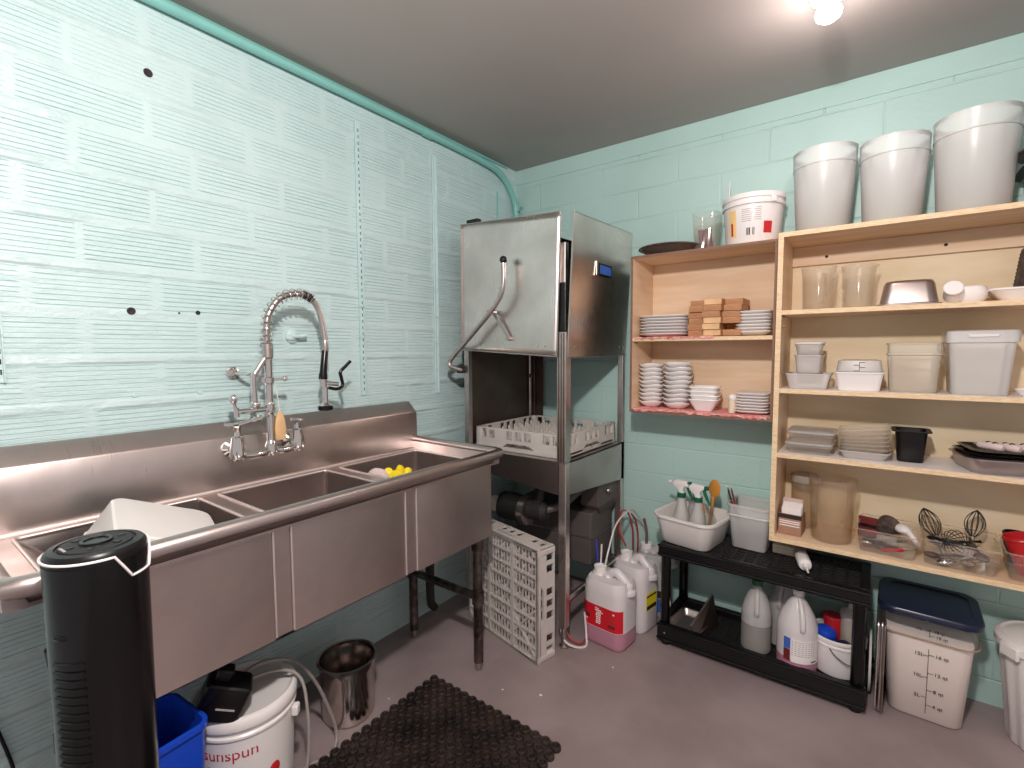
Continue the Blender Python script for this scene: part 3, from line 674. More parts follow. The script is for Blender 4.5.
# ================================================================== DISH RACKS
def rack(name, label, loc, rot, wdt=.50, dp=.50, h=.10):
    t = bpy.data.objects.new(name, None); COL.objects.link(t); t.location = loc; t.rotation_euler = [R(a) for a in rot]; tag(t, label, 'rack')
    def wall(L):
        """pierced side wall, length L along x, in local plane y=0..-.012, z=0..h"""
        mb = MB(); th = .010
        def bx(a, b, z0, z1): mb.box(a, b, -th, 0, z0, z1)
        bx(-L/2, L/2, h-.008, h); hz0, hz1 = h*.52, h-.008
        # window row
        xs = [-L/2+.06, -L/2+.09, -L/2+.095, -L/2+.125]
        win = [(-.415+.0, -.385), (-.378, -.348)]
        cells = []
        for cx, n in ((-.36*L, 2), (0, 3), (.36*L, 2)):
            for k in range(n):
                c = cx + (k-(n-1)/2)*.052*L/.5; cells.append((c-.018*L/.5, c+.018*L/.5))
        edge = -L/2
        for a, b in sorted(cells): bx(edge, a, hz0, hz1); edge = b
        bx(edge, L/2, hz0, hz1)
        # lower band with a hand hole in the middle
        bx(-L/2, -.10, 0, hz0); bx(.10, L/2, 0, hz0); bx(-.10, .10, h*.36, hz0)
        mb.add([(-.10, -th, .012), (-.10, -th, h*.36), (-.06, -th, h*.36), (-.10, 0, .012), (-.10, 0, h*.36), (-.06, 0, h*.36)], [(0, 2, 1), (3, 4, 5), (0, 3, 5, 2)])
        mb.add([(.10, -th, .012), (.06, -th, h*.36), (.10, -th, h*.36), (.10, 0, .012), (.06, 0, h*.36), (.10, 0, h*.36)], [(0, 2, 1), (3, 4, 5), (0, 1, 4, 3)])
        bx(-L/2, L/2, 0, .008)
        return mb
    for k, (L, off) in enumerate(((wdt, dp/2), (dp, wdt/2), (wdt, dp/2), (dp, wdt/2))):
        mb = wall(L); mb.move(Matrix.Rotation(R(90*k), 4, 'Z') @ Matrix.Translation((0, -off+.010, 0)))
        mb.build('rack_side', M['grey'], t, smooth=False)
    mb = MB(); z0, z1 = .004, .012; n = 8
    for i in range(n+1):
        c = -dp/2 + dp*i/n; big = i % 4 == 0
        hh = .020 if big else .016
        mb.box(-wdt/2, wdt/2, c-.004, c+.004, z0-.003, hh)
    for i in range(25):
        c = -wdt/2 + wdt*i/24; mb.box(c-.0022, c+.0022, -dp/2, dp/2, z0+.002, z1)
    for s in (1, -1):
        for q in ((.06, .06, .22, .22), (.22, .02, .05, .20)):
            mb.bar((s*q[0], s*q[1], .010), (s*q[2], s*q[3], .010), .008, .014)
    for c in (-wdt/2+.006, -wdt*.17, wdt*.17, wdt/2-.006): mb.box(c-.006, c+.006, -dp/2, dp/2, z0-.004, .020)
    for c in (-dp/2+.006, dp/2-.006): mb.box(-wdt/2, wdt/2, c-.006, c+.006, z0-.004, .020)
    mb.build('base_lattice', M['grey'], t, smooth=False)
    k = 9; pg = None
    for i in range(k):
        for j in range(k):
            x, y = -wdt/2+.05 + (wdt-.1)*i/(k-1), -dp/2+.05+(dp-.1)*j/(k-1)
            if pg is None: pg = MB().lathe([(.0085, .01), (.0075, .060), (.006, .086), (.001, .089)], 6).build('peg', M['grey'], t); q = pg
            else: q = pg.copy(); COL.objects.link(q); q.parent = t
            q.location = (x, y, 0)
    for sx in (-1, 1):
        for sy in (-1, 1):
            MB().loft([rr(.035, .035, .01, z, 3, (sx*(wdt/2-.016), sy*(dp/2-.016))) for z in (0, h)]).build('corner_block', M['grey'], t)
    return t
rack('dish_rack', 'grey plastic peg rack lying flat inside the dish machine', (.428, -.332, ZT+.001), (0, 0, 0), .505, .505, .105)
rack('dish_rack', 'grey plastic dish rack standing on edge between sink leg and dish machine', (.438, -.738, .2425), (-90, 0, -13), .485, .485, .10)

# ================================================================== FAN
Fn = T('tower_fan', 'black tower fan with a white trim line standing in front of the sink', 'fan', (.66, -2.165, 0), rz=35)
mb = MB(); mb.lathe([(.125, 0), (.13, .004), (.13, .018), (.11, .03), (.06, .036)], 36); mb.build('base', M['black'], Fn)
body = MB().lathe([(.058, .036), (.067, .06), (.0700, .55), (.0722, .90), (.0725, .948)], 40); body.build('body', M['gloss'], Fn)
MB().lathe([(.0712, .948), (.0710, .956), (.0700, .962), (.066, .9665), (.056, .968), (.0545, .965), (.002, .965)], 40).build('top_cap', M['black'], Fn)
MB().lathe([(.052, .965), (.051, .9685), (.048, .969), (.002, .969)], 36).build('control_disc', M['blackm'], Fn)
MB().lathe([(.024, .969), (.023, .973), (.018, .9732), (.017, .971), (.002, .971)], 24).build('dial', M['gloss'], Fn)
for a in (0, 60, 120, 180, 240, 300):
    MB().box(-.006, .006, -.004, .004, .969, .9705).move(Matrix.Rotation(R(a), 4, 'Z') @ Matrix.Translation((.037, 0, 0))).build('button', M['black'], Fn, bevel=.001)
MB().box(-.012, .012, -.002, .002, .969, .9704).move(Matrix.Rotation(R(150), 4, 'Z') @ Matrix.Translation((0, .046, 0))).build('display_mark', M['inkg'], Fn)
lp = []
for i in range(73):
    a = -180 + 360*i/72; z = .957
    d = abs(((a - 8 + 180) % 360) - 180)
    z -= .042*max(0, min(1, (38-d)/20)); lp.append((.0735*cos(R(a)), .0735*sin(R(a)), z))
MB().tube(lp[:-1], .0022, 6, closed=True).build('trim_line', M['white'], Fn)
mb = MB()
for i in range(46):
    z = .79 - i*.0145; r = .067 + (.0700-.067)*(z-.06)/.49 if z < .55 else .0700 + (.0722-.0700)*(z-.55)/.35
    mb.tube([((r+.0005)*cos(R(a)), (r+.0005)*sin(R(a)), z) for a in range(253, 297, 4)], .0028, 6)
mb.build('grille_slats', M['gloss'], Fn).name = 'grille_slat'
MB().tube([(.0695*cos(R(a)), .0695*sin(R(a)), .835) for a in range(254, 276, 3)], [.003, .0055, .006, .006, .006, .006, .0055, .003], 8).build('carry_grip', M['gloss'], Fn)

# ================================================================== UNDER THE SINK
t = T('pail', 'white margarine pail with lid and red lettering under the sink', 'pail', (.336, -1.790, 0))
MB().lathe([(.110, 0), (.116, .004), (.130, .325)], 48).build('pail_body', M['white'], t)
MB().lathe([(.136, .313), (.137, .317), (.137, .337), (.133, .343), (.126, .345), (.120, .337), (.112, .3335), (.002, .3335)], 48).build('lid', M['white'], t)
MB().lathe([(.1290, .285), (.1335, .289), (.1335, .295), (.1295, .299)], 48, cap0=False, cap1=False).build('pail_ring', M['white'], t)
Lt = -32
def on_pail(s, size, z, ang, mat, squash=1.0):
    o = text(s, size, 'lettering', M[mat], t, (0, 0, 0), (90, 0, 0), bend=.131, squash=squash)
    o.rotation_euler = (R(90), 0, R(ang+90)); r = .1305
    o.location = (0, 0, z)
    for v in o.data.vertices: v.co.z += r
    return o
def on_pail2(s, size, z, ang, mat, rad=.1285, par=None):
    o = text(s, size, 'lettering', M[mat], par or t, (0, 0, z), (90, 0, ang+90), bend=rad)
    for v in o.data.vertices: v.co.z += rad
    return o
on_pail2('sunspun', .044, .232, -76, 'inkr', .1263)
on_pail2('Soft', .030, .190, -72, 'ink', .1246); on_pail2('Margarine', .030, .158, -72, 'ink', .1233)
MB().sphere((0, 0, 0), .016, 12, 8, (1, .25, 1.3)).move(Matrix.Rotation(R(8), 4, 'Z') @ Matrix.Translation((.1217, 0, .155)) @ Matrix.Rotation(R(90), 4, 'Z')).build('flame_print', M['red'], t)
MB().box(.128, .147, -.012, .012, .255, .285).move(Matrix.Rotation(R(42), 4, 'Z')).build('handle_lug', M['white'], t, bevel=.004)
t = T('recycling_bin', 'blue plastic bin between the tower fan and the margarine pail', 'bin', (.376, -2.008, 0), rz=5)
mb = MB(); tub(mb, .16, .11, .185, .135, .40, .02, .003, .007, .014); mb.build('bin_body', M['blue'], t)
t = T('power_adapter', 'black power adapter hanging over the edge of the margarine pail lid', 'power adapter', (.395, -1.872, .385), rz=62)
MB().loft([rr(.105, .078, .008, -.035, 3), rr(.11, .083, .01, -.03, 3), rr(.11, .083, .01, .05, 3), rr(.10, .075, .008, .055, 3)]).move(Matrix.Rotation(R(24), 4, 'Y')).build('adapter_body', M['black'], t)
MB().bar((-.012, -.043, .005), (.030, -.043, -.013), .004, .003).build('adapter_mark', M['inkg'], t)
MB().box(-.02, .02, -.02, .02, .045, .085).move(Matrix.Rotation(R(24), 4, 'Y') @ Matrix.Translation((-.02, 0, .0))).build('plug_block', M['black'], t, bevel=.006)
tag(MB().tube(smooth_path([(.375, -1.85, .385), (.37, -1.79, .385), (.39, -1.71, .375), (.432, -1.675, .345), (.462, -1.675, .25), (.475, -1.685, .14), (.485, -1.72, .02), (.50, -1.78, .006), (.52, -1.86, .005)], 8), .0045, 8).build('power_cable', M['cordg']), 'grey cord looping down the front of the margarine pail', 'cord')
tag(MB().tube(smooth_path([(.37, -1.84, .382), (.345, -1.76, .398), (.345, -1.66, .36), (.335, -1.58, .25), (.345, -1.53, .11), (.36, -1.52, .03), (.385, -1.56, .006), (.37, -1.62, .005), (.36, -1.70, .005)], 8), .0055, 8).build('power_cable', M['cordg']), 'grey cord arching from the adapter to the floor beside the steel pot', 'cord')
tag(MB().tube(smooth_path([(.02, -2.26, .45), (.012, -2.24, .36), (.012, -2.215, .22), (.02, -2.21, .1), (.03, -2.215, .006)], 6), .004, 8).build('power_cable', M['black']), 'black cord hanging down the wall under the end of the sink', 'cord')
t = T('steel_pot', 'stainless pot with a rim standing under the sink', 'pot', (.265, -1.408, 0))
MB().lathe([(.078, 0), (.088, .006), (.092, .03), (.092, .175), (.098, .185), (.098, .203), (.104, .206), (.104, .211), (.094, .211), (.0945, .187), (.088, .175), (.087, .02), (.002, .012)], 44).build('pot_body', M['polish'], t)

# ================================================================== FLOOR MAT
t = T('rubber_mat', 'black anti-fatigue rubber mat with round studs on the floor in front of the sink', 'mat', (.676, -1.55, 0))
MB().box(-.283, .283, -.455, .455, .0005, .007).build('mat_base', M['rubber'], t, smooth=False)
mb = MB(); p = .0400
for j in range(23):
    for i in range(15):
        x, y = -.280 + i*p, -.440 + j*p
        mb.lathe([(.0178, .0005), (.0170, .013), (.0145, .0165), (.0110, .0160), (.0090, .0120), (.0080, .008), (.0045, .008), (.0035, .0115), (.0005, .012)], 12, (x, y, 0), cap0=False, cap1=False)
mb.build('stud_pattern', M['rubber'], t, sharp=50)
mb = MB()
for y in (.155, -.145): mb.box(-.283, .283, y-.0022, y+.0022, .006, .0135)
mb.box(-.0022, .0022, -.455, .455, .006, .0135)
mb.build('joint_ridge', M['rubber'], t, smooth=False)
for k, (x, y, s) in enumerate(((.78, -.93, .007), (.645, -.99, .005), (.93, -.62, .005), (.33, -1.28, .004))):
    q = tag(MB().sphere((0, 0, s*.3), s, 6, 4, (1, .7, .3)).build('crumb', M['paper']), ['white crumb on the floor beyond the corner of the rubber mat', 'tiny white crumb on the floor near the sink leg',
      'white speck on the floor in front of the red-labelled jug', 'small crumb on the floor beside the steel pot'][k], 'crumb'); q.location = (x, y, 0)

# ================================================================== JERRYCANS BY THE DISH MACHINE
def jerrycan(label, loc, rz, wd, dp, h, liquid=None, mat='jug'):
    t = T('jerrycan', label, 'jug', loc, rz)
    lv = liquid or .0
    S = []
    hb = h*.74; r = .050
    zz = [(0, .90, .6), (.006, .97, .85), (.02, 1, 1), (hb*.5, 1, 1), (hb, 1, 1), (hb+.03*h/.3, .97, 1), (hb+.05*h/.3, .88, 1)]
    if lv:
        MB().loft([rr(wd*k, dp*k, r*q, z, 5) for z, k, q in ((.0, .90, .6), (.006, .97, .85), (.02, 1, 1), (lv, 1, 1))], True, True).build('liquid', M['pinkl'], t, sharp=60)
        zz = [(lv+.0002, .999, 1), (hb*.6, 1, 1)] + zz[4:]
    body = MB().loft([rr(wd*k, dp*k, r*q, z, 5) for z, k, q in zz]).build('body', M[mat], t, sharp=60)
    # neck and collar off to one side, long handle bridge on the other
    nx = -wd*.26; zt = hb+.045*h/.3
    MB().lathe([(.045, zt-.03), (.040, zt), (.030, zt+.018), (.024, zt+.022), (.024, h-.012), (.0225, h-.010)], 22, (nx, 0, 0)).build('neck', M[mat], t)
    MB().lathe([(.028, h-.022), (.0285, h-.020), (.0285, h+.004), (.018, h+.006), (.016, h+.001), (.004, h+.001)], 22, (nx, 0, 0)).build('collar', M['white'], t)
    hx0, hx1 = -wd*.06, wd*.40
    hp = smooth_path([(hx0-.01, 0, hb+.005), (hx0+.012, 0, h*.93), (hx0+.04, 0, h*.985), (hx1-.03, 0, h*.95), (hx1, 0, h*.87), (hx1+.008, 0, hb)], 6)
    MB().tube(hp, [.034]*3+[.028]*3+[.0205]*(len(hp)-12)+[.026]*3+[.034]*3, 14).build('handle', M[mat], t)
    return t
# near one with the red label
j = jerrycan('milky jug of pink liquid with a red label in front of the dish machine', (.830, -.436, 0), -6, .205, .168, .318, .080)
fy = -.165/2
def wrap_label(par, wd, dp, z0, z1, x0, x1, mat, off=.0012, name='label'):
    mb = MB().box(x0, x1, -dp/2-off, -dp/2-off+.0008, z0, z1); return mb.build(name, M[mat], par, smooth=False)
def face_y(x, wd, dp, r): 
    e = abs(x) - (wd/2-r); return -dp/2 if e <= 0 else -(dp/2-r) - math.sqrt(max(0, r*r-e*e))
def wrap(mb, wd, dp, r, x0, x1, z0, z1, off, th=.0006):
    n = max(2, int((x1-x0)/.006)); secs = []
    for i in range(n+1):
        x = x0+(x1-x0)*i/n; yy = face_y(x, wd, dp, r); k = 1 + off/.08; k2 = 1 + (off+th)/.08
        secs.append([(x*k, yy*k, z0), (x*k2, yy*k2, z0), (x*k2, yy*k2, z1), (x*k, yy*k, z1)])
    return mb.loft(secs)
L = wrap(MB(), .205, .168, .050, -.098, .097, .084, .182, .0006).build('label', M['labelr'], j)
def strip(par, mat, boxes, y, name):
    mb = MB()
    for x0, x1, z0, z1 in boxes: wrap(mb, .205, .168, .050, x0, x1, z0-.006, z1-.006, y)
    return mb.build(name, M[mat], par, smooth=False)
y = .0016
rn = random.Random(11)
strip(L, 'paper', [(-.020+dx, -.020+dx+w_, z, z+hh) for dx, w_, z, hh in ((.0, .010, .108, .006), (.013, .008, .108, .006), (.0, .024, .117, .004), (.002, .007, .124, .008), (.013, .009, .124, .008), (.0, .022, .135, .005), (.0, .006, .143, .010), (.009, .005, .143, .012), (.017, .006, .143, .010), (.003, .019, .156, .004), (-.004, .030, .164, .006), (.020, .014, .158, .004), (-.004, .008, .174, .004), (.008, .006, .173, .005))], y, 'print_mark')
strip(L, 'maroon', [(.038, .070, .106, .120)], y, 'print_mark'); strip(L, 'maroon', [(-.074, -.052, .122, .14)], y, 'print_mark')
strip(L, 'red', [(.034, .076, .123, .172)], y, 'print_mark'); strip(L, 'red', [(-.074, -.056, .145, .178)], y, 'print_mark')
strip(L, 'paper', [(.060, .068, .168, .174)], y, 'print_mark'); strip(L, 'paper', [(-.072, -.062, .112, .118)], y, 'print_mark')
j = jerrycan('milky jug with a small yellow and black label behind the red-labelled jug', (.868, -.248, 0), -10, .185, .165, .330)
L = MB().box(.185/2+.0004, .185/2+.0014, -.05, .035, .105, .185).build('label', M['labely'], j, smooth=False)
MB().box(.185/2+.0012, .185/2+.0020, -.048, .033, .110, .128).box(.185/2+.0012, .185/2+.0020, -.048, .033, .168, .176).build('label_band', M['ink'], L, smooth=False)
j = jerrycan('cloudy jug with a blue label half hidden behind the other two jugs', (.905, -.088, 0), 0, .17, .115, .33, None, 'jugc')
MB().box(.02, .07, -.115/2-.0014, -.115/2-.0006, .03, .095).build('label', M['inkb'], j, smooth=False)
MB().box(.02, .07, -.115/2-.0014, -.115/2-.0006, .10, .135).build('label', M['ink'], j, smooth=False)
def hose(label, pts, mat, r=.0042, tip=None):
    o = MB().tube(smooth_path(pts, 8), r, 8).build('feed_hose', M[mat]); return tag(o, label, 'hose')
hose('pale hose looping from the machine down into the red-labelled jug', [(.79, -.423, .285), (.80, -.40, .38), (.79, -.30, .47), (.80, -.20, .51), (.80, -.12, .50), (.815, -.05, .43), (.83, -.02, .37)], 'hosew')
hose('red hose arching beside the machine behind the jugs', [(.80, -.20, .34), (.775, -.22, .42), (.755, -.16, .49), (.76, -.09, .47), (.77, -.05, .38), (.77, -.04, .26)], 'hoser', .0045)
hose('second red hose hanging straight down beside the back wall', [(.785, -.10, .47), (.79, -.055, .42), (.795, -.035, .33), (.79, -.03, .25)], 'hoser', .0045)
hose('blue hose end standing out of the red-labelled jug', [(.752, -.405, .285), (.745, -.40, .36), (.735, -.39, .42)], 'hoseb', .006)
hose('pale hose in the neck of the red-labelled jug beside the blue one', [(.768, -.412, .285), (.765, -.40, .34), (.758, -.38, .40)], 'hosew')
hose('white hose lying on the floor between the standing rack and the red-labelled jug', [(.66, -.60, .10), (.70, -.62, .035), (.74, -.60, .008), (.775, -.565, .006), (.76, -.53, .03), (.735, -.50, .12)], 'hosew', .005)
hose('red hose lying on the floor beside the white one', [(.66, -.57, .10), (.70, -.585, .04), (.745, -.57, .010), (.755, -.53, .02), (.735, -.49, .08)], 'hoser', .0035)
hose('dark tube between the back jug and the back wall', [(.86, -.088, .33), (.845, -.05, .38), (.82, -.02, .43)], 'greyp', .007)

# ================================================================== BLACK SHELF UNIT
BS = T('plastic_shelf', 'black two-tier plastic shelving unit under the wooden shelves', 'shelving', (1.388, -.195, 0))
W2, D2 = .375, .155
def tier(z0, z1):
    mb = MB(); rim = .03
    for a, b, c_, d in ((-W2, W2, -D2, -D2+rim), (-W2, W2, D2-rim, D2), (-W2, -W2+rim, -D2+rim, D2-rim), (W2-rim, W2, -D2+rim, D2-rim)): mb.box(a, b, c_, d, z0, z1)
    mb.build('tier_frame', M['black'], BS, bevel=.005)
    mb = MB(); zt = (z1-.004) if z0 > .2 else .062
    xs = [-W2+rim + (2*W2-2*rim)*i/16 for i in range(17)]; ys = [-D2+rim + (2*D2-2*rim)*i/9 for i in range(10)]
    for x in xs: mb.box(x-.005, x+.005, -D2+rim, D2-rim, zt-.014, zt)
    for yy in ys: mb.box(-W2+rim, W2-rim, yy-.005, yy+.005, zt-.0145, zt-.0003)
    mb.build('deck_grid', M['blackm'], BS, smooth=False)
    mb = MB().tube([(-W2, -D2-.001, z0+.012), (W2, -D2-.001, z0+.012)], .005, 8).tube([(-W2, -D2-.001, z1-.004), (W2, -D2-.001, z1-.004)], .005, 8)
    mb.build('edge_bead', M['gloss'], BS)
tier(.02, .095); tier(.398, .452)
for sx in (-1, 1):
    for sy in (-1, 1):
        MB().lathe([(.019, .09), (.021, .095), (.021, .40)], 16, (sx*(W2-.028), sy*(D2-.028), 0)).build('leg', M['gloss'], BS)
        MB().lathe([(.02, 0), (.024, .02), (.024, .024)], 12, (sx*(W2-.03), sy*(D2-.03), 0)).build('foot', M['black'], BS)
MB().sphere((-W2+.035, -D2-.002, .06), .004, 8, 6).build('screw', M['alu'], BS)
zU, zL = .4525, .0625

t = T('bus_tub', 'white plastic tub holding spray bottles on top of the black shelving', 'tub', (1.122, -.215, zU), rz=-9)
mb = MB(); tub(mb, .215, .215, .262, .262, .125, .045, .0035, .008, .012, n=6); mb.build('tub_body', M['tubw'], t)
def spray(label, x, y, z, rz, h=1.0):
    t = T('spray_bottle', label, 'spray bottle', (x, y, z), rz, 'spray bottles in the white tub')
    MB().lathe([(.034, 0), (.038, .004), (.038, .055), (.036, .075)], 24).build('liquid', M['liq'], t)
    MB().lathe([(.037, .0755), (.036, .088), (.031, .11), (.023, .14), (.0185, .165), (.0165, .172), (.0165, .182)], 24).build('bottle', M['jugc'], t)
    MB().lathe([(.0185, .176), (.019, .178), (.019, .195), (.0175, .197)], 20).build('collar', M['green'], t)
    MB().loft([rr(.026, .022, .008, .197, 3), rr(.028, .022, .008, .21, 3, (-.004, 0)), rr(.052, .021, .008, .222, 3, (-.012, 0)), rr(.075, .020, .008, .238, 3, (-.006, 0)), rr(.060, .017, .007, .252, 3, (.004, 0))]).build('spray_head', M['white'], t)
    MB().lathe([(.006, -.047), (.0075, -.045), (.0075, -.062), (.005, -.064)], 10, (0, 0, .236), ax='x').build('nozzle', M['white'], t)
    MB().box(.030, .046, -.009, .009, .234, .252).build('tail_cap', M['green'], t, bevel=.003)
    MB().tube(smooth_path([(.026, 0, .232), (.034, 0, .212), (.045, 0, .190), (.055, 0, .172)], 4), [.007]*8+[.005]*5, 8).build('trigger', M['green'], t)
    return t
zt = zU+.006
spray('clear spray bottle with white head and green trigger at the wall corner of the tub', 1.066, -.205, zt, -12)
spray('clear spray bottle with white head and green trigger in the middle of the tub', 1.146, -.235, zt, -12)
t = T('spray_bottle', 'cloudy bottle without a visible trigger behind the two spray bottles', 'bottle', (1.112, -.145, zt))
MB().lathe([(.030, 0), (.033, .004), (.033, .12), (.026, .15), (.013, .18), (.013, .205)], 22).build('bottle', M['jugc'], t)
MB().lathe([(.015, .20), (.015, .225), (.012, .228)], 16).build('bottle_cap', M['white'], t)
t = T('wooden_spoon', 'orange wooden spoon with oval head in the white tub', 'spoon', (1.168, -.150, zt), rz=-25, ry=8)
MB().tube([(0, 0, 0), (0, 0, .20)], .006, 8).build('spoon_handle', M['orange'], t)
MB().sphere((0, 0, .228), .036, 18, 12, (.85, .22, 1.15)).build('spoon_bowl', M['orange'], t)
t = T('dish_brush', 'brown wooden brush tucked between spray bottle and glass bottle', 'brush', (1.172, -.19, zt), rz=10, ry=-8)
MB().tube(smooth_path([(0, 0, 0), (0, 0, .09), (-.006, 0, .14), (-.004, 0, .19)], 4), [.008]*6+[.016]*4+[.012]*3, 10).build('brush_handle', M['orange'], t)
t = T('glass_bottle', 'clear glass bottle with a pointed neck at the end of the white tub', 'bottle', (1.196, -.232, zt), rz=0)
MB().lathe([(.026, 0), (.028, .004), (.028, .09), (.026, .11), (.012, .14), (.008, .165), (.0095, .168), (.0095, .176)], 22).build('bottle', M['glass'], t)
MB().lathe([(.025, .003), (.026, .006), (.026, .045), (.002, .046)], 20).build('liquid', M['greyp'], t)

t = T('square_container', 'cloudy square container with pens in it on top of the black shelving', 'container', (1.345, -.125, zU), rz=-3)
mb = MB(); tub(mb, .135, .135, .165, .165, .19, .02, .003, .006, .012, thin=True); mb.build('container_body', M['boxf'], t)
MB().loft([rr(.162, .162, .02, .135, 4), rr(.170, .170, .022, .139, 4), rr(.170, .170, .022, .143, 4), rr(.163, .163, .02, .147, 4)], False, False).build('shoulder_ridge', M['boxf'], t)
for k, (dx, dy, lean, mt, lb) in enumerate(((-.06, -.02, -16, 'ink', 'black pen leaning out of the square container'), (-.045, -.03, -14, 'maroon', 'dark red pencil leaning out of the square container beside the pen'), (-.06, .015, -19, 'paper', 'thin pale stick leaning out of the square container'))):
    p = T('pen', lb, 'pen', (1.345+dx*.55, -.125+dy, zU+.012), ry=lean)
    MB().tube([(0, 0, 0), (0, 0, .225), (0, 0, .24)], [.0042, .0042, .0015], 8).build('barrel', M[mt], p); MB().tube([(0, 0, .15), (0, 0, .175)], .0046, 8).build('grip', M['inkr' if k else 'ink'], p)
t = T('flat_box', 'small pale box pushed under the wooden shelf beside the square container', 'box', (1.475, -.10, zU))
rbox(MB(), .09, .12, .035, .004, .002).build('box_body', M['cream'], t); MB().box(-.0455, .0455, -.0605, .0605, .024, .0255).build('lid_seam', M['inkg'], t, smooth=False)
t = T('sealant_tube', 'white sealant cartridge lying on top of the black shelving', 'cartridge', (1.553, -.255, zU+.0245), rz=14)
MB().lathe([(.0225, -.17), (.0235, -.168), (.0235, .02), (.0225, .024)], 24, ax='y').move(Matrix.Rotation(R(180), 4, 'Z')).build('cartridge_body', M['white'], t)
MB().lathe([(.023, .024), (.021, .030), (.010, .033), (.009, .05), (.0065, .052), (.003, .095)], 18, ax='y').move(Matrix.Rotation(R(180), 4, 'Z')).build('nozzle', M['white'], t)
MB().lathe([(.0238, -.14), (.0239, -.05)], 24, ax='y', cap0=False, cap1=False).move(Matrix.Rotation(R(180), 4, 'Z')).build('printed_sleeve', M['inkg'], t)

# lower tier
t = T('shallow_pan', 'pale metal pan on the lower tier of the black shelving', 'pan', (1.125, -.235, zL), rz=-6)
mb = MB(); tub(mb, .12, .15, .140, .175, .030, .02, .002, .006, .003); mb.build('pan_body', M['steel'], t)
t = T('upright_tray', 'dark thin tray edge standing upright beside the pale pan', 'tray', (1.205, -.235, zL), rz=76)
MB().loft([[(-.10, -.003, 0), (.08, -.003, 0), (.08, .003, 0), (-.10, .003, 0)], [(-.10, -.003+.03, .05), (.08, -.003+.03, .135), (.08, .003+.03, .135), (-.10, .003+.03, .05)]]).build('tray_sheet', M['steelk'], t, smooth=False)
MB().tube([(-.10, .030, .05), (.08, .030, .135)], .004, 6).build('tray_edge', M['alu'], t)
def gallon(label, x, y, rz, r=.062, h=.25, liquid=.0, cap='green', lmat='liq', bmat='jugc', shoulder=.58):
    t = T('gallon_jug', label, 'jug', (x, y, zL), rz); hs = h*shoulder
    if liquid: MB().lathe([(r*.9, 0), (r*.99, .006), (r, .02), (r, liquid)], 30).build('liquid', M[lmat], t)
    MB().lathe(([(r*.9, 0), (r*.99, .006), (r, .02)] if not liquid else [(r*.999, liquid+.0003)]) + [(r, hs-.02), (r*.985, hs), (r*.80, hs+.32*(h-hs)), (r*.55, hs+.58*(h-hs)), (r*.30, hs+.80*(h-hs)), (.017, h-.022), (.017, h-.008)], 30).build('body', M[bmat], t)
    MB().lathe([(.0205, h-.016), (.0205, h+.003), (.018, h+.005), (.002, h+.005)], 20).build('cap', M[cap], t)
    MB().tube(smooth_path([(0, -.016, h-.026), (0, -.034, h-.040), (0, -r*.86, hs+.42*(h-hs)), (0, -r*1.02, hs+.10*(h-hs)), (0, -r*.93, hs-.006)], 6), [.008]*6+[.010]*19, 10).build('handle', M[bmat], t)
    return t
gallon('cloudy gallon jug half full of clear liquid with a green cap', 1.390, -.232, 10, .057, .285, .115, 'green')
gallon('empty cloudy gallon jug behind the jug with pink liquid', 1.478, -.118, -10, .066, .300, .0, 'white', 'liq', 'jugc')
g = gallon('cloudy gallon jug with white label and pink liquid', 1.540, -.262, 20, .070, .300, .052, 'white', 'pinkl', 'jug')
lb = patch(MB(), .0702, -120, -30, .045, .135).build('label', M['paper'], g)
for k in range(8): patch(MB(), .0709, -118, -52, .126-k*.0075, .1285-k*.0075, 0.0002, 8, th=.0003).build('print_line', M['inkg'], lb)
patch(MB(), .0709, -62, -42, .050, .056, .0002, 6, th=.0003).build('print_mark', M['ink'], lb)
patch(MB(), .0702, -142, -122, .092, .135).build('label_band', M['inkb'], g); patch(MB(), .0702, -142, -122, .045, .09).build('label_band', M['maroon'], g)
t = T('pail', 'small white pail with wire handle on the lower tier of the black shelving', 'pail', (1.668, -.190, zL))
MB().lathe([(.076, 0), (.080, .004), (.090, .132), (.095, .134), (.095, .144), (.091, .147), (.087, .144), (.077, .01), (.002, .008)], 36).build('pail_body', M['white'], t)
MB().lathe([(.0892, .112), (.093, .116), (.093, .122), (.0895, .125)], 36, cap0=False, cap1=False).build('pail_ring', M['white'], t)
MB().tube(smooth_path([(-.02, -.092, .116), (.0, -.097, .094), (.035, -.094, .074), (.07, -.075, .064)], 6), .0018, 6).build('wire_handle', M['iron'], t)
for nm, lb, x, y, z, prof, mt in (('blue_lid', 'blue round lid standing in the small white pail', -.040, -.015, .118, [(.036, -.03), (.038, .02), (.033, .034), (.018, .042), (.002, .044)], 'blue'),
                          ('red_cup', 'red plastic cup in the small white pail behind the blue lid', -.016, .030, .115, [(.028, -.02), (.036, .075), (.034, .077), (.003, .072)], 'red')):
    t = T(nm, lb, 'lid' if 'lid' in nm else 'cup', (1.668+x, -.190+y, zL+z)); MB().lathe(prof, 24).build('shell', M[mt], t); MB().lathe([(prof[1][0]+.0015, prof[1][1]-.006), (prof[1][0]+.0025, prof[1][1]-.003), (prof[1][0]+.0015, prof[1][1])], 24, cap0=False, cap1=False).build('rim', M[mt], t)
t = T('squeeze_bottle', 'cloudy squeeze bottle with pointed lid in the small white pail', 'bottle', (1.706, -.172, zL+.055))
MB().lathe([(.030, 0), (.032, .004), (.032, .155), (.030, .16)], 24).build('bottle', M['tanf'], t)
MB().lathe([(.034, .15), (.034, .172), (.026, .182), (.010, .188), (.005, .215), (.002, .216)], 24).build('lid', M['jugc'], t)
t = T('lid_disc', 'dark blue lid lying inside the small white pail beside the squeeze bottle', 'lid', (1.690, -.234, zL+.11), rx=18)
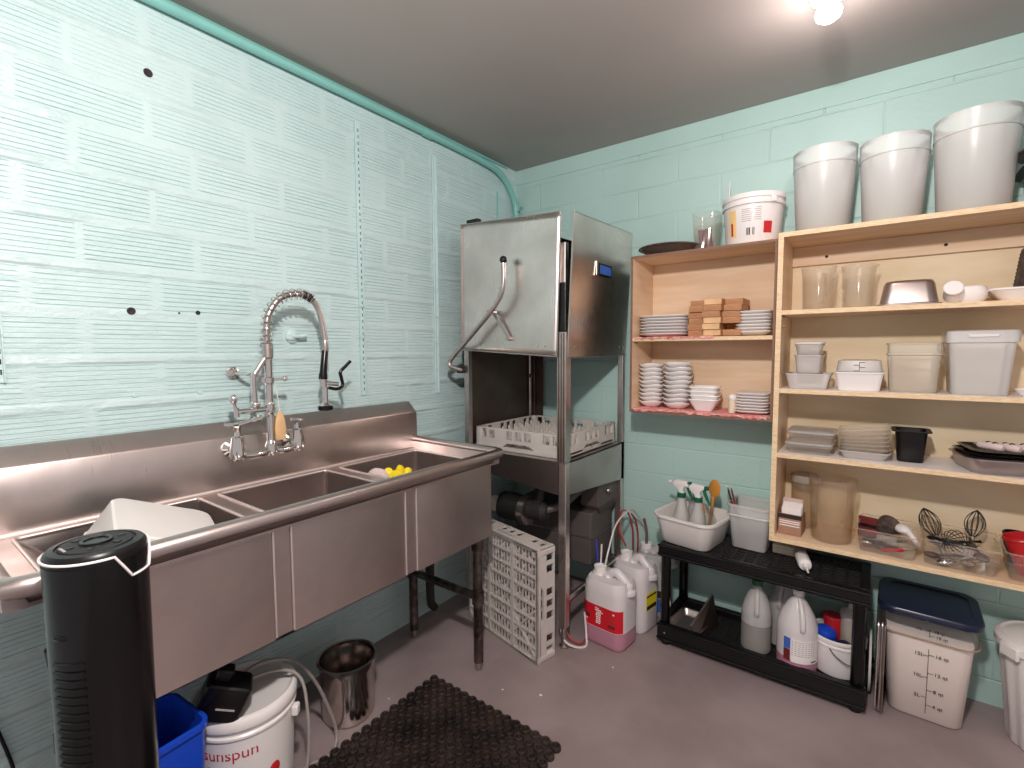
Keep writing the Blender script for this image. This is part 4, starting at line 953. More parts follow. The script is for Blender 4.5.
MB().lathe([(.024, 0), (.026, .004), (.026, .012), (.002, .015)], 22).build('shell', M['navy'], t)

# ================================================================== STOOD BETWEEN SHELVING AND FLOUR BIN
def lean_tray(nm, label, x, y, rz, ln, hgt, mat, lean, th=.012):
    t = T(nm, label, 'tray', (x, y, 0.001), rz, ); 
    mb = MB().loft([rr(ln, hgt, .02, z, 4, (0, hgt/2)) for z in (-.0015, .0015)]); S2 = [rr(ln, hgt, .02, .0015, 4, (0, hgt/2)), rr(ln+.016, hgt, .022, th, 4, (0, hgt/2)), rr(ln+.016-.006, hgt-.008, .02, th, 4, (0, hgt/2)), rr(ln-.006, hgt-.008, .018, .003, 4, (0, hgt/2))]
    mb.loft(S2, False, False); mb.move(Matrix.Rotation(R(90-lean), 4, 'X')); mb.build('tray_sheet', M[mat], t, sharp=50)
    e = MB().tube([tuple(Matrix.Rotation(R(90-lean), 4, 'X') @ Vector(p)) for p in rr(ln+.016, hgt-.001, .022, th, 4, (0, hgt/2))], .0022, 6, closed=True); e.build('tray_edge', M['alu'], t)
    return t
lean_tray('sheet_pan', 'steel sheet pan standing upright against the flour bin', 1.801, -.165, 90, .265, .335, 'steel', 0, .008)
lean_tray('sheet_pan', 'second steel sheet pan standing behind the first beside the black shelving', 1.790, -.155, 90, .27, .33, 'steelv', 0, .008)
t = T('round_tray', 'white-edged round tray standing on edge beside the black shelving', 'tray', (1.771, -.15, .112), rz=0)
MB().lathe([(.110, -.003), (.112, 0), (.110, .004), (.10, .005), (.02, .006), (.002, .006)], 36, ax='x').build('disc', M['white'], t); MB().sphere((.008, 0, 0), .012, 10, 8, (.6, 1, 1)).build('lid_knob', M['black'], t)

# ================================================================== FLOUR BIN AND ROUND BIN
t = T('flour_bin', 'square clear bin of flour with a navy lid on the floor', 'bin', (1.930, -.140, 0), rz=-2)
w0, w1, hf = .205, .262, .385
MB().loft([rr(w0*.94, w0*.94, .035, .0015, 6), rr(w0, w0, .04, .006, 6), rr(w0+.036, w0+.036, .045, .285, 6), rr(w0+.0365, w0+.0365, .045, .300, 6)]).build('flour', M['flour'], t, sharp=60)
MB().loft([rr(w0*.96, w0*.96, .035, 0, 6), rr(w0+.002, w0+.002, .04, .006, 6), rr(w0+.043, w0+.043, .045, .30, 6), rr(w1+.004, w1+.004, .05, .302, 6), rr(w1+.004, w1+.004, .05, .306, 6), rr(w1, w1, .05, .308, 6), rr(w1, w1, .05, hf, 6)], False, False).build('container_body', M['clr'], t, sharp=60)
MB().loft([rr(w1+.004, w1+.004, .05, .3015, 6), rr(w1+.010, w1+.010, .053, .304, 6), rr(w1+.004, w1+.004, .05, .3065, 6)], False, False).build('shoulder_ridge', M['paperd'], t)
MB().loft([rr(w1+.016, w1+.016, .055, hf-.012, 6), rr(w1+.022, w1+.022, .057, hf-.008, 6), rr(w1+.022, w1+.022, .057, hf+.004, 6), rr(w1+.014, w1+.014, .055, hf+.010, 6), rr(w1-.03, w1-.03, .045, hf+.010, 6), rr(w1-.04, w1-.04, .04, hf+.005, 6)]).build('lid', M['navy'], t)
# volume scale printed on the front
sl = (.041/2)/.294
def fz(z): return -(w0/2 + .0013 + sl*(z-.006)) - .0012
tilt = math.degrees(math.atan(sl))
sc = MB(); sc.bar((.004, fz(.03), .03), (.004, fz(.27), .27), .0016, .0006, (0, -1, 0))
for z, a, b in ((.062, .004, .018), (.118, .004, .018), (.182, .004, .018), (.250, .004, .018), (.090, -.010, .004), (.165, -.010, .004), (.245, -.010, .004)): sc.bar((a, fz(z), z), (b, fz(z), z), .0014, .0006, (0, -1, 0))
sc.build('scale_marking', M['ink'], t, smooth=False)
for s_, z, x in (('4 qt', .057, .021), ('8 qt', .113, .021), ('12 qt', .177, .021), ('16 qt', .245, .021), ('5L', .085, -.029), ('10L', .160, -.034), ('15L', .240, -.034)):
    text(s_, .017, 'lettering', M['ink'], t, (x, fz(z+.004)-.0002, z), (90+tilt*0, 0, 0))
mb = MB(); yy = -w1/2-.0026
mb.box(.003, .0045, yy, yy+.0006, .316, .345).box(.004, .016, yy, yy+.0006, .322, .3234).box(-.008, .004, yy, yy+.0006, .338, .3394); mb.build('scale_marking', M['ink'], t, smooth=False)
text('18 qt', .015, 'lettering', M['ink'], t, (.019, yy-.0002, .318)); text('18 qt', .013, 'lettering', M['ink'], t, (.014, yy-.0002, .336)); text('17L', .013, 'lettering', M['ink'], t, (-.035, yy-.0002, .335))

t = T('round_bin', 'white ribbed round bin with domed lid at the edge beside the flour bin', 'bin', (2.245, -.155, 0))
mb = MB(); secs = []
for z, r in ((0, .092), (.006, .098), (.30, .128), (.315, .129)):
    secs.append([((r + (.0022*cos(16*2*pi*j/128) if z < .31 else 0))*cos(2*pi*j/128), (r + (.0022*cos(16*2*pi*j/128) if z < .31 else 0))*sin(2*pi*j/128), z) for j in range(128)])
mb.loft(secs); mb.build('bin_body', M['white'], t, sharp=60)
MB().lathe([(.136, .318), (.142, .322), (.142, .345), (.137, .352), (.128, .356), (.120, .352), (.09, .366), (.03, .374), (.002, .375)], 48).build('lid', M['white'], t)
for a in (215, 330, 100): MB().box(.136, .150, -.03, .03, .305, .346).move(Matrix.Rotation(R(a), 4, 'Z')).build('clip', M['white'], t, bevel=.005)

# ================================================================== WOODEN SHELF UNITS
def board(name, par, x0, x1, y0, y1, z0, z1, mat, edge=None, org=(0, 0, 0)):
    mv = Matrix.Translation(-Vector(org))
    o = MB().box(x0, x1, y0, y1, z0, z1).move(mv).build(name, M[mat], par, smooth=False, bevel=.0012)
    if edge: MB().box(x0, x1, y0-.0012, y0-.0001, z0+.0003, z1-.0003).move(mv).build('edge_band', M[edge], o, smooth=False)
    return o
LO = (1.131, -.13, 1.012)
LU = T('wall_shelf', 'smaller wooden wall shelf holding white plates and bowls', 'shelf', LO)
LX0, LX1, LY, LZ0, LZ1 = .836, 1.429, -.262, 1.012, 1.722
kw = dict(org=LO)
board('side_panel', LU, LX0, LX0+.010, LY, -.001, LZ0, LZ1, 'ply', 'edged', **kw); board('side_panel', LU, LX1-.008, LX1, LY, -.001, LZ0, LZ1, 'ply', 'edged', **kw)
board('top_panel', LU, LX0+.010, LX1-.008, LY, -.001, LZ1-.010, LZ1, 'plyh', 'edged', **kw); board('bottom_panel', LU, LX0+.010, LX1-.008, LY, -.001, LZ0, LZ0+.016, 'plyh', 'edged', **kw)
board('shelf_board', LU, LX0+.010, LX1-.008, LY+.006, -.014, 1.337, 1.353, 'plyh', 'edge', **kw)
board('back_panel', LU, LX0+.010, LX1-.008, -.012, -.002, LZ0+.016, LZ1-.010, 'ply', **kw)
RO = (2.03, -.14, .545)
RU = T('wall_shelf', 'larger wooden wall shelf with five levels of kitchen containers', 'shelf', RO)
RX0, RX1, RY, RZ0, RZ1 = 1.434, 2.64, -.282, .545, 1.738
kw = dict(org=RO)
board('side_panel', RU, RX0, RX0+.018, RY, -.001, RZ0, RZ1, 'ply', 'edge', **kw); board('side_panel', RU, RX1-.018, RX1, RY, -.001, RZ0, RZ1, 'ply', 'edge', **kw)
board('top_panel', RU, RX0+.018, RX1-.018, RY, -.001, RZ1-.018, RZ1, 'plyh', 'edge', **kw); board('bottom_panel', RU, RX0+.018, RX1-.018, RY, -.001, RZ0, RZ0+.018, 'plyh', 'edge', **kw)
ZA, ZB, ZC, ZD = 1.446, 1.147, .896, RZ0+.018
for z, mt in ((ZA, 'plyh'), (ZB, 'whitep'), (ZC, 'whitep')): board('shelf_board', RU, RX0+.018, RX1-.018, RY+.003, -.012, z-.017, z, mt, 'edge', **kw)  # upper board in ply colour, the two below it white
board('back_panel', RU, RX0+.018, RX1-.018, -.010, -.002, RZ0+.018, RZ1-.018, 'backp', **kw)
cl = board('mounting_cleat', RU, RX0+.018, RX1-.018, -.026, -.010, 1.642, RZ1-.0185, 'plyh', **kw)
for x in (1.572, 1.935, 2.3): MB().lathe([(.006, 0), (.005, -.0015), (.002, -.001)], 10, (x-RO[0], -.026-RO[1], 1.672-RO[2]), ax='y').build('screw', M['ink'], cl)
for z in (ZA-.022, ZB-.022, ZC-.022, ZA-.06): MB().lathe([(.004, .0), (.004, .010), (.002, .011)], 8, (RX0+.018-RO[0], RY+.035-RO[1], z-RO[2]), ax='x').build('shelf_pin', M['alu'], RU)
MB().lathe([(.004, .0), (.004, .010), (.002, .011)], 8, (LX0+.010-LO[0], LY+.04-LO[1], 1.331-LO[2]), ax='x').build('shelf_pin', M['alu'], LU)

def sheet(name, label, x0, x1, yf, yb, z, seed, drop=.010):
    r = random.Random(seed); mb = MB(); n = 40; rows = []
    for k, (y, dz, amp) in enumerate(((yb, .0, .0005), ((yf+yb)/2, .0, .0008), (yf, .0005, .0012), (yf-.0042, -.004, .001), (yf-.0045, -drop, .001))):
        rows.append([(x0+(x1-x0)*i/n, y + (r.uniform(-.0008, .0004) if k > 2 else 0), z+.0012+dz+abs(r.gauss(0, amp)) + (r.uniform(-.005, .006) if k == 4 else 0)) for i in range(n+1)])
    m_ = n+1
    mb.add([p for q in rows for p in q], [(j*m_+i+1, (j+1)*m_+i+1, (j+1)*m_+i, j*m_+i)[::-1] for j in range(len(rows)-1) for i in range(n)])
    return tag(mb.build(name, M['linen']), label, 'liner')
sheet('shelf_liner', 'red and white paper liner on the middle board of the plate shelf', LX0+.02, 1.20, LY+.004, -.02, 1.3533, 1, .008)
sheet('shelf_liner', 'red and white paper liner on the bottom board of the plate shelf', LX0+.02, LX1-.02, LY-.0022, -.02, LZ0+.0163, 2, .009)
zm, zb_ = 1.3565, LZ0+.0195

# plates: platters, square plates, rimmed bowls, square bowls
def stack(name, proto, n, x, y, z, pitch, lab, cat, group, jit=.003, rz=0, jr=3, seed=0, zs=None):
    r = random.Random(seed); base = None
    for i in range(n):
        top = n-1-i; lb = lab % ordn(top, n)
        loc = (x + (r.uniform(-jit, jit) if i else 0), y + (r.uniform(-jit, jit) if i else 0), z + pitch*i); a = rz + r.uniform(-jr, jr)
        if base is None:
            base = proto(); base.name = name; base.location = loc; base.rotation_euler = (0, 0, R(a)); tag(base, lb, cat, group)
        else:
            c = base.copy(); COL.objects.link(c); c.location = loc; c.rotation_euler = (0, 0, R(a)); c['label'] = lb
def platter(w_, d_, r, h=.014, mat='china', edge='ink'):
    def f():
        t = .0035
        S = [rr(w_*.62, d_*.62, r*.7, .0004, 6), rr(w_*.66, d_*.66, r*.7, .0, 6), rr(w_*.97, d_*.97, r, h-.005, 6), rr(w_, d_, r, h-.003, 6), rr(w_, d_, r, h, 6), rr(w_-.006, d_-.006, r, h+.0005, 6), rr(w_*.66-.006, d_*.66-.006, r*.7, t, 6)]
        return MB().loft(S).build('plate', M[mat], sharp=50)
    return f
def bowl(rad, h, sq=.0, mat='china', wav=0.0):
    def f():
        mb = MB(); secs = []; N = 40
        for r, z in ((rad*.50, 0), (rad*.55, .002), (rad*.86, h*.55), (rad*.99, h-.004), (rad*1.0, h-.001), (rad*.985, h), (rad*.9, h*.75), (rad*.55, .007), (rad*.1, .005)):
            k = z/h; secs.append([(r*(1+sq*abs(sin(2*2*pi*j/N))**1.5)*cos(2*pi*j/N), r*(1+sq*abs(sin(2*2*pi*j/N))**1.5)*sin(2*pi*j/N), z + wav*k*sin(4*2*pi*j/N)) for j in range(N)])
        return mb.loft(secs).build('bowl', M[mat], sharp=55)
    return f
stack('serving_plate', platter(.225, .200, .07, .016), 7, .962, -.138, zm, .0135, 'white oval platter, %s of the stack next to the wooden blocks', 'plate', 'white platters', .002, 0, 1.5, 1)
stack('square_plate', platter(.135, .150, .03, .018), 7, 1.336, -.142, zm, .0135, 'square white plate, %s of the stack above the shaker', 'plate', 'square plates on the middle board', .0012, 0, 1, 2)
stack('rimmed_bowl', bowl(.058, .030, .10, wav=.0025), 10, .900, -.150, zb_, .0190, 'white rimmed bowl, %s of the tall stack beside the shelf side', 'bowl', 'rimmed bowls in the tall stack by the side panel', .002, 8, 9, 3)
stack('rimmed_bowl', bowl(.062, .030, .12, wav=.0025), 10, 1.024, -.158, zb_, .0198, 'white rimmed bowl, %s of the tall stack beside the square bowls', 'bowl', 'rimmed bowls in the tall stack by the square bowls', .003, 10, 9, 4)
def sqbowl():
    mb = MB(); tub(mb, .075, .075, .118, .118, .052, .016, .004, .002, .005, n=4); return mb.build('square_bowl', M['china'], sharp=50)
stack('square_bowl', sqbowl, 4, 1.148, -.172, zb_, .0180, 'square white bowl, %s of the short stack beside tall bowls', 'bowl', 'square bowls', .003, 4, 4, 5)
stack('square_plate', platter(.130, .150, .03, .014), 7, 1.342, -.150, zb_, .0122, 'square white plate, %s of the stack behind the shaker', 'plate', 'square plates on the bottom board', .001, 0, 1, 6)
t = T('shaker', 'small cream shaker bottle in front of the square plates', 'shaker', (1.268, -.205, zb_))
MB().lathe([(.0125, 0), (.014, .002), (.014, .055), (.013, .058)], 18).build('shaker_body', M['cream'], t); MB().lathe([(.015, .057), (.0155, .059), (.0155, .074), (.013, .078), (.002, .079)], 18).build('cap', M['white'], t)

# wooden blocks
def blk(w_, d_, h, mats): return MB().box(-w_/2, w_/2, -d_/2, d_/2, 0, h).build('wooden_block', M[mats], bevel=.0012)
r = random.Random(9); k = 0; pr = None
rows = [(1.118, 1.188, 1.255), (1.118, 1.180, 1.250), (1.116, 1.192, 1.262), (1.114, 1.200, 1.262), (1.120, 1.190, 1.264), (1.130, 1.200, 1.262)]
ynames = ['beside the platters', 'in the middle', 'beside the square plates']
for lv in range(6):
    for c in range(3):
        if lv == 1 and c == 2: continue
        fr = -.185 if (c == 1) else -.155
        z = zm + lv*.0258; w_ = .078 if c != 1 else .066
        if pr is None: pr = blk(.070, .13, .0250, 'wood'); o = pr
        else: o = pr.copy(); COL.objects.link(o)
        if (lv, c) in ((5, 1), (1, 1), (0, 1), (2, 1)):
            MB().box(-.034, .034, -.0658, -.0651, .001, .024).build('pale_end', M['woodend'], o, smooth=False)
        x = rows[lv][c] + r.uniform(-.002, .002); y = fr + r.uniform(-.008, .008) + (.02 if lv == 5 and c != 1 else 0)
        o.location = (1.118 + c*.0712 + r.uniform(-.0004, .0004) + (.004 if lv > 3 else (-.002 if lv % 2 else .002)), y, z); o.rotation_euler = (0, 0, R(r.uniform(-.5, .5)))
        tag(o, 'wooden block in the %s of the pile, %s' % (['bottom layer', 'second layer up', 'third layer up', 'fourth layer up', 'fifth layer up', 'top layer'][lv], ynames[c]), 'block', 'wooden blocks piled between plate stacks')

# ---- on top of the smaller unit
zt = LZ1+.0005
t = T('pie_pan', 'dark metal pie pan on top of the plate shelf', 'pan', (.975, -.150, zt))
MB().lathe([(.095, 0), (.100, .002), (.124, .032), (.134, .034), (.134, .037), (.122, .036), (.098, .006), (.002, .005)], 44).build('pan_body', M['steeld'], t)
MB().tube([(.135*cos(2*pi*j/48), .135*sin(2*pi*j/48), .0355) for j in range(48)], .004, 8, closed=True).build('rolled_rim', M['dirt'], t)
t = T('clear_tub', 'clear plastic tub with reddish contents on top of the plate shelf', 'tub', (1.136, -.145, zt), rz=-8)
mb = MB(); tub(mb, .085, .085, .100, .100, .165, .012, .002, .002, .003); mb.build('tub_body', M['clr'], t)
r = random.Random(4)
for k in range(7):
    tag(MB().tube([(0, 0, 0), (.0, 0, .09)], .010, 8).build('packet', M['redf']), '', '')
    o = bpy.context.scene.collection.objects[-1]
    o.parent = t; o.name = 'reddish_packet'; o.location = (r.uniform(-.02, .02), r.uniform(-.028, .028), .006); o.rotation_euler = (R(r.uniform(-6, 6)), R(r.uniform(-12, 12)), 0)
    for q in ('label', 'category'):
        if q in o: del o[q]
t = T('skewer', 'thin white stick standing between the clear tub and the white pail', 'stick', (1.205, -.075, zt), rx=-2)
MB().tube([(0, 0, 0), (0, 0, .30), (0, 0, .312)], [.0035, .0035, .001], 8).build('stick_shaft', M['white'], t)
t = T('pail', 'white lidded pail with orange and red label marks on top of the plate shelf', 'pail', (1.318, -.148, zt), rz=-30)
rp = .106
MB().lathe([(rp*.92, 0), (rp*.95, .004), (rp*1.05, .155)], 48).build('pail_body', M['white'], t)
MB().lathe([(rp*1.05, .148), (rp*1.11, .151), (rp*1.11, .160), (rp*1.07, .163), (rp*1.07, .172), (rp*1.12, .175), (rp*1.12, .188), (rp*1.09, .194), (rp*1.0, .194), (rp*.98, .189), (.002, .189)], 48).build('lid', M['white'], t)
tp = (rp*1.05-rp*.95)/.151
lb = patch(MB(), rp*.95-.004*tp, -102, -84, .03, .135, .0006, 6, taper=tp).build('label', M['labelo'], t)
patch(MB(), rp*.95-.004*tp, -97, -92, .035, .085, .0014, 3, taper=tp, th=.0003).build('print_mark', M['inkr'], lb)
patch(MB(), rp*.95-.004*tp, -28, -10, .035, .080, .0006, 6, taper=tp).build('label', M['red'], t)
mb = MB(); rn = random.Random(2)
for z in (.130, .123, .116, .108, .100, .092, .084): 
    patch(mb, rp*.95-.004*tp, -72, -50+rn.uniform(-6, 2), z, z+.002, .0005, 6, taper=tp, th=.0003); patch(mb, rp*.95-.004*tp, -48+rn.uniform(0, 4), -34, z+.003, z+.005, .0005, 5, taper=tp, th=.0003)
mb.build('print_line', M['inkg'], t, smooth=False)
mb = MB()
for a in (-62, -60, -57.5, -56, -50, -47.5): patch(mb, rp*.95-.004*tp, a, a+1.3, .030, .058, .0005, 2, taper=tp, th=.0003)
mb.build('barcode_print', M['ink'], t, smooth=False)
for a, dx in ((-12, 0), (168, 0)): MB().box(rp*1.09, rp*1.17, -.012, .012, .150, .178).move(Matrix.Rotation(R(a), 4, 'Z')).build('handle_lug', M['white'], t, bevel=.004)

# ---- on top of the larger unit
zt = RZ1+.0005
def canister(label, x, y, r0, r1, h, rz):
    t = T('tall_canister', label, 'canister', (x, y, zt), rz, )
    t['group'] = 'tall milky canisters on the larger shelf'
    MB().lathe([(r0*.94, 0), (r0, .005), (r1*.985, h*.80), (r1, h*.84), (r1*1.01, h-.004), (r1*1.02, h), (r1*.99, h+.001), (r1*.975, h-.004), (r1*.97, h-.012)], 44, cap1=False).build('canister_body', M['cylf'], t, sharp=50)
    MB().lathe([(r1*.99, h*.795), (r1*1.012, h*.80), (r1*1.012, h*.808), (r1*.99, h*.813)], 44, cap0=False, cap1=False).build('moulded_ring', M['cylf'], t)
    return t
canister('tall milky canister beside the lidded white pail', 1.562, -.142, .088, .104, .308, -20)
canister('middle one of three tall milky canisters on the larger shelf', 1.772, -.150, .085, .100, .292, -10)
canister('largest tall milky canister at the end of the row of three', 1.985, -.150, .092, .108, .318, 0)
t = T('storage_crate', 'white crate past the tall canisters carrying a steel bowl', 'crate', (2.29, -.15, zt))
mb = MB(); tub(mb, .28, .22, .30, .24, .11, .03, .003, .006, .01); mb.build('crate_body', M['white'], t)
t = T('oven_tray', 'black tray edge under the steel bowl past the canisters', 'tray', (2.262, -.15, zt+.1105))
MB().loft([rr(.31, .25, .03, 0, 5), rr(.345, .27, .04, .012, 5), rr(.335, .26, .04, .013, 5), rr(.30, .24, .03, .004, 5)]).build('tray_body', M['black'], t)
t = T('steel_bowl', 'steel bowl poking in at the edge above the larger shelf', 'bowl', (2.266, -.150, zt+.128))
MB().lathe([(.09, 0), (.10, .002), (.185, .042), (.187, .046), (.12, .085), (.06, .10), (.002, .102)], 44).build('bowl_body', M['steeld'], t, sharp=30)

# ---- level A
def pitcher(label, x, y, z, r0, r1, h, rz, mat='clr', hw=.045, nm='pitcher', th=.009):
    t = T(nm, label, 'pitcher', (x, y, z), rz)
    secs = []; N = 44
    def ring(r, zz, sp=0.0): return [((r + sp*max(0, cos(2*pi*j/N - pi))**10)*cos(2*pi*j/N), (r + sp*max(0, cos(2*pi*j/N - pi))**10)*sin(2*pi*j/N), zz) for j in range(N)]
    prof = [(r0*.95, 0, 0), (r0, .004, 0), (r0+(r1-r0)*.75, h*.78, 0), (r1, h*.84, 0), (r1*1.02, h*.93, .006), (r1*1.03, h-.002, .018), (r1*1.01, h, .018), (r1*.985, h*.93, .006), (r0+(r1-r0)*.75-.003, h*.78, 0), (r0-.003, .008, 0), (.002, .006, 0)]
    MB().loft([ring(*p) for p in prof]).build('pitcher_body', M[mat], t, sharp=50)
    MB().tube(smooth_path([(r1*.98, 0, h*.88), (r1+hw*.7, 0, h*.86), (r1+hw, 0, h*.72), (r1+hw*.85, 0, h*.40), (r0+hw*.5, 0, h*.24), (r0+.002, 0, h*.22)], 5), th, 10).build('handle', M[mat], t)
    return t
pitcher('clear pitcher with spout beside the shelf side panel', 1.556, -.130, ZA+.0005, .052, .058, .172, 80, 'clr', .036, th=.0055)
pitcher('clear pitcher with tall rim beside the upturned steel pan', 1.684, -.150, ZA+.0005, .048, .053, .162, 215, 'clr', .036, th=.0055)
t = T('steel_pan', 'upturned shiny steel pan next to the clear pitchers', 'pan', (1.830, -.165, ZA+.0005))
MB().loft([rr(.176, .150, .03, 0, 6), rr(.178, .152, .03, .002, 6), rr(.178, .152, .03, .006, 6), rr(.160, .135, .03, .010, 6), rr(.140, .118, .03, .074, 6), rr(.128, .106, .028, .086, 6), rr(.10, .08, .02, .089, 6)]).build('pan_body', M['steel'], t, sharp=50)
t = T('creamer', 'white china creamer with its round spout facing out', 'creamer', (1.985, -.150, ZA+.0005))
MB().loft([rr(.075, .085, .03, 0, 6), rr(.098, .105, .038, .015, 6), rr(.104, .11, .04, .035, 6), rr(.092, .10, .036, .055, 6), rr(.084, .09, .032, .058, 6), rr(.078, .085, .03, .054, 6), rr(.06, .07, .02, .01, 6)]).build('creamer_body', M['china'], t)
MB().tube([(-.035, -.040, .030), (-.040, -.062, .042), (-.042, -.080, .050)], [.030, .025, .022], 20).build('spout', M['china'], t)
MB().lathe([(.026, -.004), (.0265, 0), (.024, .003), (.002, .0032)], 22).move(Matrix.Translation((-.042, -.082, .051)) @ Matrix.Rotation(R(66), 4, 'X')).build('spout_rim', M['china'], t)
t = T('serving_dish', 'long white china dish under the dark basket', 'dish', (2.150, -.145, ZA+.0005), rz=-3)
mb = MB(); tub(mb, .17, .14, .225, .19, .042, .03, .004, .004, .006, n=6); mb.build('dish_body', M['china'], t)
t = T('wicker_basket', 'dark ribbed basket upside down on the white dish at the edge', 'basket', (2.168, -.125, ZA+.0445))
mb = MB(); secs = []
for i in range(29):
    z = .165*i/28; r_ = (.068 - .018*(i/28)) if i < 20 else (.055 - .03*((i-20)/8)**1.3); r_ += .0025*(i % 2)
    secs.append([(r_*(1+.02*cos(24*2*pi*j/96))*cos(2*pi*j/96), r_*(1+.02*cos(24*2*pi*j/96))*sin(2*pi*j/96), z) for j in range(96)])
mb.loft(secs).build('woven_wall', M['dirt'], t, sharp=60)
MB().tube([(.069*cos(2*pi*j/40), .069*sin(2*pi*j/40), .004) for j in range(40)], .004, 8, closed=True).build('woven_rim', M['dirt'], t)

# ---- level B
def cbox(nm, label, x, y, z, w0, d0, w1, d1, h, mat, rz=0, lid=None, lip=.004, cat='container'):
    t = T(nm, label, cat, (x, y, z), rz); mb = MB(); tub(mb, w0, d0, w1, d1, h, .014, .002, lip, .006, thin=mat in ('boxf', 'tanf', 'cylf', 'clrh')); mb.build('container_body', M[mat], t)
    if lid: MB().loft([rr(w1+.004, d1+.004, .016, h+.0004, 4), rr(w1+.010, d1+.010, .018, h+.002, 4), rr(w1+.010, d1+.010, .018, h+.007, 4), rr(w1-.006, d1-.006, .014, h+.009, 4)]).build('lid', M[lid], t)
    return t
cbox('clear_container', 'wide low clear container beneath the two small ones', 1.540, -.165, ZB+.0005, .125, .15, .145, .17, .058, 'boxf')
cbox('clear_container', 'lower of the two small clear containers on the wide low one', 1.538, -.160, ZB+.0592, .080, .10, .090, .11, .070, 'boxf')
cbox('clear_container', 'lidded upper one of the two small clear containers', 1.538, -.160, ZB+.1297, .078, .10, .088, .11, .040, 'boxf', 0, 'white')
t = cbox('marked_container', 'low white container with volume marks on its clear top half', 1.700, -.180, ZB+.0005, .125, .14, .142, .155, .068, 'white', 0, None)
MB().loft([rr(.120, .135, .016, .066, 4), rr(.138, .152, .02, .070, 4), rr(.128, .142, .02, .108, 4), rr(.10, .12, .02, .112, 4)]).build('upper_half', M['boxf'], t)
mb = MB(); yy = -.0765
mb.box(.000, .0015, yy-.001, yy, .072, .104).box(0, .018, yy-.001, yy, .102, .1035).box(0, .018, yy-.001, yy, .084, .0855).box(-.016, 0, yy-.001, yy, .092, .0935).box(-.016, 0, yy-.001, yy, .072, .0735)
mb.build('scale_marking', M['ink'], t, smooth=False)
t = cbox('tan_container', 'tan translucent square container between two milky ones', 1.853, -.150, ZB+.0005, .130, .14, .146, .155, .172, 'tanf', 0, None)
MB().loft([rr(.146, .155, .018, .126, 4), rr(.153, .162, .02, .129, 4), rr(.153, .162, .02, .132, 4), rr(.147, .156, .018, .135, 4)], False, False).build('shoulder_ridge', M['tanf'], t)
t = cbox('milky_container', 'largest milky square container on the same board as the tan one', 2.020, -.160, ZB+.0005, .138, .14, .165, .165, .208, 'cylf', 0, None)
MB().loft([rr(.164, .164, .018, .168, 4), rr(.176, .176, .022, .170, 4), rr(.178, .178, .022, .206, 4), rr(.168, .168, .018, .209, 4)], False, False).build('rim_band', M['cylf'], t)
MB().loft([rr(.07, .004, .0015, .188, 2, (0, -.0905)), rr(.075, .004, .0015, .196, 2, (0, -.0905))]).build('handle_grip', M['white'], t)
t = T('small_dish', 'little white china dish lying flat past the largest milky container', 'dish', (2.140, -.190, ZB+.0005))
MB().lathe([(.02, 0), (.024, .002), (.036, .020), (.034, .022), (.02, .006), (.002, .005)], 26).build('dish_body', M['china'], t)

# ---- level C
for k, (z, dx, lb) in enumerate(((0, 0, 'bottom flat clear container of two stacked beside the side panel'), (.0445, .006, 'top flat clear container of two, with a wide pale lid'))):
    cbox('flat_container', lb, 1.552+dx, -.165, ZC+.0005+z, .140, .15, .150, .16, .034, 'clrh', 0, 'boxf')
zp = ZC+.0005
mk = []
for k in range(7):
    t = T('clear_tray', 'clear shallow tray, %s of the slanted nested stack' % ordn(6-k, 7), 'tray', (1.725, -.165, zp + .012*k), 0, 'nested clear trays', ry=0)
    mb = MB(); tub(mb, .125, .14, .152, .165, .030, .02, .002, .004, .004, thin=True); mb.move(Matrix.Rotation(R(-1.4*k), 4, 'Y')); mb.move(Matrix.Translation((0, 0, .062*abs(sin(R(1.4*k)))))); mb.build('tray_body', M['boxf' if k == 0 else 'clrh'], t)
t = T('black_pan', 'small deep black plastic food pan standing alone', 'pan', (1.858, -.150, zp))
mb = MB(); tub(mb, .074, .085, .090, .105, .112, .016, .0025, .0, .0); mb.build('pan_body', M['black'], t)
MB().loft([rr(.090, .105, .016, .1085, 4), rr(.112, .125, .018, .109, 4), rr(.112, .125, .018, .1125, 4), rr(.088, .103, .016, .113, 4)], False, False).build('pan_rim', M['black'], t)
HP = T('hotel_pan', 'shallow steel food pan with black trays on top', 'pan', (2.112, -.158, zp), rz=11)
mb = MB(); tub(mb, .235, .185, .255, .205, .050, .03, .0015, .008, .004, n=7); mb.build('pan_body', M['steel'], HP)
for k, (dx, dy, a, lb) in enumerate(((.0, .0, 11, 'lower black tray nested in the steel pan'), (.010, .006, 8, 'upper black tray resting on the steel pan beneath the napkin rolls'))):
    t = T('black_tray', lb, 'tray', (2.112+dx, -.158+dy, zp+.0505+.011*k), rz=a)
    MB().loft([rr(.225, .175, .03, 0.0, 6), rr(.250, .205, .035, .007, 6), rr(.254, .209, .036, .010, 6), rr(.242, .197, .034, .0105, 6), rr(.225, .175, .03, .003, 6)]).build('tray_body', M['gloss'], t)
for k in range(5):
    t = T('napkin_roll', 'printed white napkin roll on the black tray, %s' % ['nearest the black pan', 'second along', 'middle one', 'fourth along', 'last along at the edge'][k].replace('nearest', 'the one next to'), 'napkin', (2.055+.040*k, -.215+.002*k, zp+.0845), rz=-38-4*k, group='napkin rolls')
    MB().tube([(-.034, 0, 0), (-.028, 0, 0), (0, 0, .001), (.030, 0, -.001), (.036, 0, -.002)], [.006, .011, .013, .012, .008], 12).build('cloth_roll', M['cloth'], t)
    mb = MB()
    for q in (-.006, .012): mb.tube([(q+.002*sin(j), .0134*cos(2*pi*j/12), .0005+.0134*sin(2*pi*j/12)) for j in range(1, 5)], .0026, 5)
    mb.build('print_mark', M['ink'], t)
